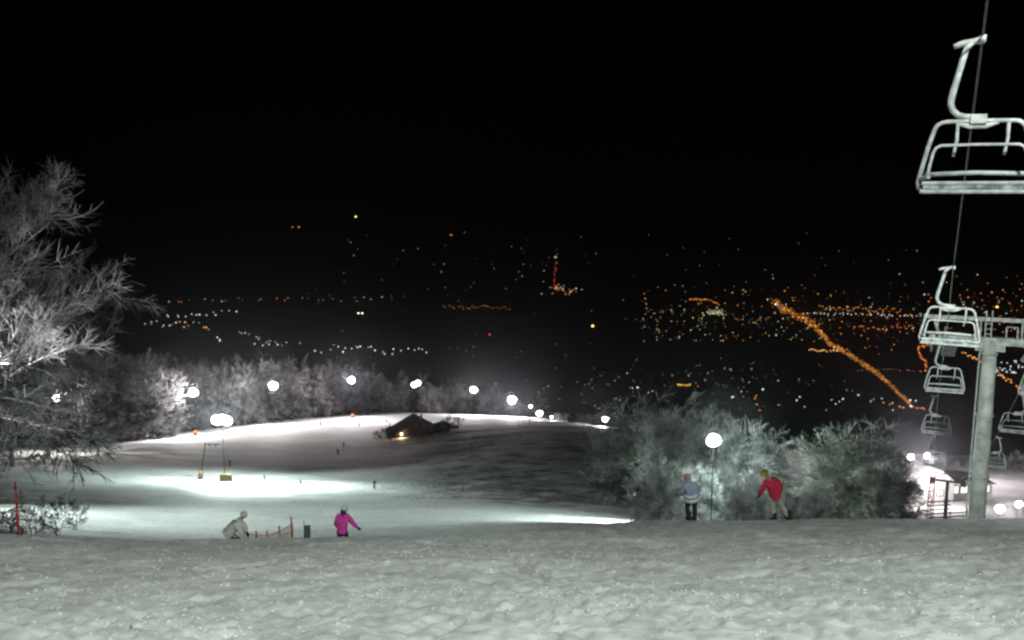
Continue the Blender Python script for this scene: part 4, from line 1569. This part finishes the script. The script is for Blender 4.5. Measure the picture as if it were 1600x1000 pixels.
SK_B = dict(pelvis=(0.0, 0, 0.88), chest=(0.02, 0.0, 1.30), neck=(0.02, 0.03, 1.48), head=(0.03, 0.05, 1.62), face=(0, 1, 0),
            sh_l=(-0.17, 0, 1.34), el_l=(-0.28, 0.06, 1.08), ha_l=(-0.26, 0.28, 0.95), sh_r=(0.21, 0, 1.34), el_r=(0.34, 0.06, 1.08), ha_r=(0.40, 0.28, 1.05),
            hp_l=(-0.10, 0, 0.84), kn_l=(-0.11, 0.1, 0.48), an_l=(-0.11, 0, 0.11), hp_r=(0.10, 0, 0.84), kn_r=(0.12, 0.1, 0.48), an_r=(0.12, 0, 0.11), toe=(-0.2, 0.95, -0.25))
proto = {}
for u, Y, kind, rz, lab in (
        (470, 172, 'A', 0.0, 'dark skier crouching in the bright lamp pool'),
        (585, 168, 'B', 0.3, 'dark skier upright at the right end of the bright lamp pool'),
        (359, 212, 'B', -0.3, 'dark skier standing right of the drag lift gantry'),
        (528, 250, 'A', 0.5, 'lower of the two dark skiers on the middle slope'),
        (537, 268, 'B', 0.0, 'upper of the two dark skiers on the middle slope'),
        (414, 186, 'A', 2.0, 'tiny figure just above the lamp pool behind the snow bank'),
        (561, 338, 'B', 0.2, 'distant figure left of the chalet bushes'),
        (501, 338, 'B', 0.9, 'distant figure below the end of the bright snow bank'),
        (575, 392, 'B', 1.2, 'distant figure on the brightest strip below the pinkish floodlight'),
        (604, 352, 'A', 0.1, 'distant figure close to the left side of the chalet')):
    if kind not in proto:
        i = len(proto)
        c = person(SK_A if kind == 'A' else SK_B, dict(jacket=DK[i], trousers=DK[0], hat=BLACK), lab, (0, 0, 0), 0, sub=1, name='person', group='skiers on the piste')
        proto[kind] = c
    else:
        c = copy_tree(proto[kind])
    c.location = G(u, Y)
    c.rotation_euler = (0, 0, rz)
    tag(c, lab)
# thin poles along the piste edge
for u, Y, h, lab in ((810, 282, 3.4, 'thin dark piste pole, taller of two on the crest'), (827, 290, 2.6, 'thin dark piste pole right of the taller one on the crest'), (722, 162, 1.6, 'bent dark stake at the edge of the lit piste'),
                     (575, 405, 3.0, 'thin pole on the brightest far strip'), (408, 336, 2.6, 'dark stump at the left end of the short bright snow bank')):
    p = empty('piste_pole', G(u, Y), 0.0, lab, 'pole', 'piste poles')
    MB().tube([(0, 0, -0.2), (0.05, 0, h * 0.6), (0.02, 0, h)], [0.09, 0.08, 0.06], 6).build('shaft', SHRUB, p)
    MB().box((0.02, 0, h + 0.08), (0.3, 0.1, 0.16)).build('cap', SHRUB, p)

# ------------------------------------------------------------------ lights of the town in the valley
SIG = 6e-5       # density of the added haze
LC = {'orange': (1.0, 0.30, 0.05), 'amber': (1.0, 0.52, 0.10), 'white': (0.95, 0.98, 1.0), 'cream': (1.0, 0.85, 0.6), 'green': (0.72, 1.0, 0.35), 'red': (1.0, 0.12, 0.08)}
LM = {}
_ys = np.linspace(1080, 9400, 3000)
_ts = -far_z(_ys) / _ys


def vpoint(u, v):
    t = tdep(v)
    i = int(np.argmax(_ts <= t)) if (_ts <= t).any() else len(_ys) - 1
    Y = float(_ys[i])
    p = U(u, v, Y)
    z = float(base_z(p.x, Y) + rough_z(np.asarray(p.x), np.asarray(Y)))
    return Vector((p.x, Y, max(z + 1.5, p.z)))


def town_mat(c, bri, dist):
    lvl = int(round(math.log(1.35 * bri * math.exp(SIG * dist), 1.35)))
    k = (c, lvl)
    if k not in LM:
        LM[k] = mat_emit('town_lamp_' + c, LC[c], 1.35 ** lvl)
    return LM[k]


ico = MB().ball((0, 0, 0), 1.0, 8, 6)
ICO = {}
stuff = {}
n_ind = 0


def town(u, v, c, bri, px=2.2, label=None, group=None):
    """one lamp of the town: a globe on the valley floor, px wide in the photo"""
    global n_ind
    p = vpoint(u, v)
    r = px * 0.66 / F * p.length / 2
    m = town_mat(c, bri, p.length)
    if label is not None and n_ind < 296:
        n_ind += 1
        if m.name not in ICO:
            ICO[m.name] = ico.mesh('town_lamp', m, True)
        o = link('town_lamp', ICO[m.name])
        o.location = p
        o.scale = (r, r, r)
        tag(o, label, 'lamp', group)
    else:
        stuff.setdefault(m.name, []).append((p, r))


def jit(a):
    return rng.uniform(-a, a)


def poly(pts, n):
    L = [0]
    for a, b in zip(pts, pts[1:]):
        L.append(L[-1] + math.hypot(b[0] - a[0], b[1] - a[1]))
    for k in range(n):
        s = L[-1] * (k + rng.random()) / n
        i = max(j for j in range(len(L)) if L[j] <= s)
        i = min(i, len(pts) - 2)
        t = (s - L[i]) / (L[i + 1] - L[i])
        yield pts[i][0] + t * (pts[i + 1][0] - pts[i][0]), pts[i][1] + t * (pts[i + 1][1] - pts[i][1]), s / L[-1]


# single lights that stand out
for u, v, c, bri, px, lab in (
        (556, 340, 'green', 1.3, 5.5, 'single greenish light high on the far hillside'),
        (926, 511, 'amber', 2.2, 6.0, 'single strong amber light in the middle of the dark valley'),
        (560, 491, 'cream', 1.6, 4.5, 'left light of the bright cream pair in the valley'),
        (566, 491, 'cream', 1.6, 4.5, 'right light of the bright cream pair in the valley'),
        (457, 356, 'orange', 0.35, 4, 'left orange light of a dim row on the far hillside'),
        (467, 356, 'orange', 0.5, 4.5, 'right orange light of a dim row on the far hillside'),
        (705, 369, 'orange', 0.4, 6, 'dull orange light on the hillside right of the greenish one'),
        (868, 404, 'white', 0.3, 6, 'pale light on top of the industrial tower'),
        (996, 607, 'white', 0.9, 4, 'round white light above the dark thicket'),
        (1192, 610, 'white', 1.0, 4, 'white light above the thicket, right of the orange hall'),
        (765, 524, 'red', 0.5, 5, 'faint red light alone in the mid valley'),
        (1558, 480, 'amber', 2.0, 5, 'strong amber light near the right edge above the crossarm')):
    town(u, v, c, bri, px, lab)
# boulevard
BLV = [(1207, 472), (1222, 482), (1240, 492), (1262, 502), (1276, 513), (1290, 530), (1303, 543), (1322, 552), (1340, 565), (1360, 578), (1384, 596), (1403, 615), (1418, 628), (1424, 636)]
for k, (u, v, s) in enumerate(poly(BLV, 84)):
    w_ = 3.2 * (1 - s) + 1.0
    town(u + jit(w_), v + jit(w_ * 0.8), rng.choice(['orange', 'orange', 'amber']), rng.uniform(0.5, 1.3) * (1.25 - 0.5 * s), rng.uniform(2.4, 4.2),
         'orange street lamp in the long glowing boulevard across the valley', 'boulevard lamps')
for k, (u, v, s) in enumerate(poly(BLV, 420)):  # extra dim globes added as the continuous glow along the boulevard
    w_ = 4.0 * (1 - s) + 1.6
    town(u + jit(w_), v + jit(w_), rng.choice(['orange', 'orange', 'amber']), rng.uniform(0.06, 0.3), rng.uniform(3, 6))
for u, v in ((1207, 474), (1212, 476), (1216, 478), (1422, 627), (1423, 637)):
    town(u, v, 'cream', 1.4, 4, 'pale bright lamp at an end of the orange boulevard', 'boulevard end lamps')
for u, v, s in poly([(1264, 548), (1285, 550), (1310, 549)], 18):
    town(u, v + jit(1.5), rng.choice(['amber', 'cream', 'orange']), rng.uniform(0.4, 1.0), 3, 'lamp of the short side street left of the boulevard', 'side street lamps')
for u, v, s in poly([(1424, 637), (1446, 641)], 7):
    town(u, v + jit(1), 'orange', 0.7, 3, 'orange lamp in the short row at the boulevard foot', 'boulevard foot lamps')
# second road at the right edge
for u, v, s in poly([(1500, 552), (1525, 562), (1545, 575), (1570, 592), (1600, 613), (1640, 640)], 52):
    town(u + jit(2.5), v + jit(2), rng.choice(['orange', 'orange', 'amber']), rng.uniform(0.4, 1.2), rng.uniform(2.4, 3.8), 'orange lamp of the second road beside the lift pylon', 'second road lamps')
for k in range(36):
    town(rng.uniform(1545, 1606), rng.uniform(562, 590), 'white', rng.uniform(0.4, 1.0), 2.8, 'white lamp in the grid of streets right of the pylon shaft', 'street grid lamps')
for u, v, s in poly([(1462, 536), (1445, 542), (1433, 545), (1437, 556), (1446, 566), (1447, 582)], 40):
    town(u + jit(1.5), v + jit(2), 'orange', rng.uniform(0.25, 0.8), 3)
for u, v, s in poly([(1340, 580), (1390, 578), (1445, 582)], 16):
    town(u, v + jit(1.5), 'orange', rng.uniform(0.1, 0.3), 2.6)
# stadium like patches
for u, v, s in poly([(1076, 468), (1095, 468), (1112, 470), (1124, 477)], 26):
    town(u, v + jit(1.2), 'orange', rng.uniform(0.2, 0.6), 3)
for k in range(34):
    town(rng.gauss(1120, 9), rng.gauss(488, 3), rng.choice(['green', 'cream', 'cream']), rng.uniform(0.2, 0.7), 3)
for u, v, s in poly([(1058, 603), (1080, 603)], 10):
    town(u, v + jit(1.2), rng.choice(['amber', 'orange']), rng.uniform(0.5, 1.0), 3.5)
for k in range(26):
    town(rng.gauss(880, 12), rng.gauss(453, 3), rng.choice(['orange', 'orange', 'cream']), rng.uniform(0.15, 0.6), 3.4)
for u, v, s in poly([(870, 410), (866, 430), (866, 450)], 14):
    town(u + jit(2), v, rng.choice(['red', 'orange']), rng.uniform(0.06, 0.3), 3.5)
# streets of white lamps at left
for pts, n, cols_, b0, b1, lab, grp in (
        ([(253, 497), (290, 495), (330, 492), (369, 490)], 14, ['white', 'white', 'cream'], 0.35, 0.8, 'pale lamp of the upper left village row', 'upper left village lamps'),
        ([(225, 505), (262, 510), (300, 508), (330, 515)], 18, ['white', 'amber', 'cream'], 0.25, 0.8, 'pale lamp of the lower left village row', 'lower left village lamps'),
        ([(339, 526), (345, 536)], 3, ['white'], 0.5, 0.9, 'lamp just below the left village', 'village edge lamps'),
        ([(372, 522), (400, 528), (420, 534), (440, 540)], 12, ['white', 'cream'], 0.2, 0.5, 'dim lamp on the lane running down to the right', 'lane lamps'),
        ([(390, 538), (430, 540), (470, 539), (500, 548), (520, 548)], 9, ['white'], 0.6, 1.1, 'white lamp in the chain above the frosted wood', 'white lamp chain'),
        ([(515, 541), (540, 549), (570, 545), (600, 552), (640, 548), (670, 552)], 20, ['white', 'white', 'cream'], 0.4, 1.1, 'white lamp of the hamlet above the pinkish floodlight', 'hamlet lamps')):
    for u, v, s in poly(pts, n):
        town(u + jit(2), v + jit(4.5), rng.choice(cols_), rng.uniform(b0, b1), rng.uniform(2.4, 3.6), lab, grp)
# lines and scatter too many and too dim to tell apart
for u, v, s in poly([(170, 470), (300, 471), (420, 468), (520, 470), (640, 466)], 34):
    town(u, v + jit(3), rng.choice(['orange', 'orange', 'cream']), rng.uniform(0.06, 0.3), rng.uniform(2.4, 4))
for u, v, s in poly([(690, 481), (730, 482), (765, 480), (800, 484)], 24):
    town(u, v + jit(2.5), rng.choice(['orange', 'amber']), rng.uniform(0.08, 0.25), 3)
for u, v, s in poly([(1240, 492), (1300, 491), (1350, 491), (1440, 494)], 30):
    town(u, v + jit(1.5), rng.choice(['white', 'cream']), rng.uniform(0.3, 0.7), 2.6)
for u, v, s in poly([(1280, 482), (1345, 484), (1410, 486)], 34):
    town(u, v + jit(4), rng.choice(['orange', 'amber']), rng.uniform(0.15, 0.5), 3)
for u, v, s in poly([(1340, 511), (1385, 513), (1430, 511)], 22):
    town(u, v + jit(3.5), rng.choice(['orange', 'amber', 'red']), rng.uniform(0.2, 0.6), 3)
for k in range(620):
    u = 1640 - 640 * rng.random() ** 1.5
    v = rng.triangular(425, 560, 490)
    if v > 535 and u < 1300:
        continue
    c = rng.choice(['orange', 'orange', 'white', 'cream', 'amber', 'amber', 'orange', 'orange'])
    town(u, v, c, 0.03 + 0.6 * rng.random() ** 2.4, rng.uniform(1.8, 3.4))
for k in range(120):
    u = rng.uniform(1000, 1330)
    v = rng.uniform(485, 535)
    town(u, v, rng.choice(['white', 'amber', 'green', 'orange', 'cream']), 0.04 + 0.5 * rng.random() ** 2, rng.uniform(2, 3.2))
for k in range(100):
    town(rng.gauss(1120, 95), rng.gauss(602, 20), rng.choice(['white', 'orange', 'orange', 'amber', 'cream']), 0.04 + 0.4 * rng.random() ** 2, rng.uniform(2.2, 3.4))
for k in range(26):
    town(rng.uniform(1140, 1440), rng.uniform(618, 644), rng.choice(['white', 'white', 'orange', 'amber']), rng.uniform(0.4, 1.1), rng.uniform(2.6, 3.6),
         'lamp scattered just above the wide right tree dome', 'lamps above the thicket')
for k in range(60):
    town(rng.uniform(480, 1000), rng.uniform(400, 585), rng.choice(['white', 'orange', 'cream', 'orange']), 0.03 + 0.3 * rng.random() ** 2, rng.uniform(2.2, 3.4))
for k in range(26):
    town(rng.uniform(820, 1000), rng.uniform(585, 640), rng.choice(['white', 'orange', 'green', 'red']), rng.uniform(0.1, 0.5), rng.uniform(2.2, 3.2))
for k in range(60):
    town(rng.uniform(500, 1500), rng.uniform(365, 460), rng.choice(['white', 'orange', 'cream', 'red', 'green']), rng.uniform(0.02, 0.12), rng.uniform(2.4, 4))


def link_stuff():
    bv = np.array(ico.v)
    tris = []
    for f in ico.f:
        tris.append(f[:3])
        if len(f) == 4:
            tris.append((f[0], f[2], f[3]))
    tris = np.array(tris)
    vs, fs, mi = [], [], []
    me_m = []
    n = 0
    for name, lst in stuff.items():
        me_m.append(bpy.data.materials[name])
        for p, r in lst:
            vs.append(bv * r + np.array(p))
            fs.append(tris + n)
            mi.append(np.full(len(tris), len(me_m) - 1))
            n += len(bv)
    me = np_mesh('town_lights', np.concatenate(vs), np.concatenate(fs), None)
    for m in me_m:
        me.materials.append(m)
    me.polygons.foreach_set('material_index', np.concatenate(mi).astype(np.int32))
    o = link('town_lights', me)
    tag(o, 'countless dim lights and boulevard glow of the town in the dark valley', kind='stuff')


link_stuff()

# ------------------------------------------------------------------ haze added for a bloom round the lamps
hz = MB().box((0, 4200, -120), (52000, 11400, 420))
ho = hz.build('haze', None)
tag(ho, 'thin haze added over slope and valley for the glow round the lamps', kind='stuff')
hm = bpy.data.materials.new('night_haze')
hm.use_nodes = True
nt = hm.node_tree
nt.nodes.remove(nt.nodes['Principled BSDF'])
pvn = nt.nodes.new('ShaderNodeVolumePrincipled')
pvn.inputs['Color'].default_value = (0.86, 0.9, 1.0, 1)
pvn.inputs['Density'].default_value = SIG
pvn.inputs['Anisotropy'].default_value = 0.95  # strong forward scatter, set for tight halos that imitate lens bloom
nt.links.new(pvn.outputs[0], nt.nodes['Material Output'].inputs['Volume'])
ho.data.materials.append(hm)
print('individual town lamps', n_ind)
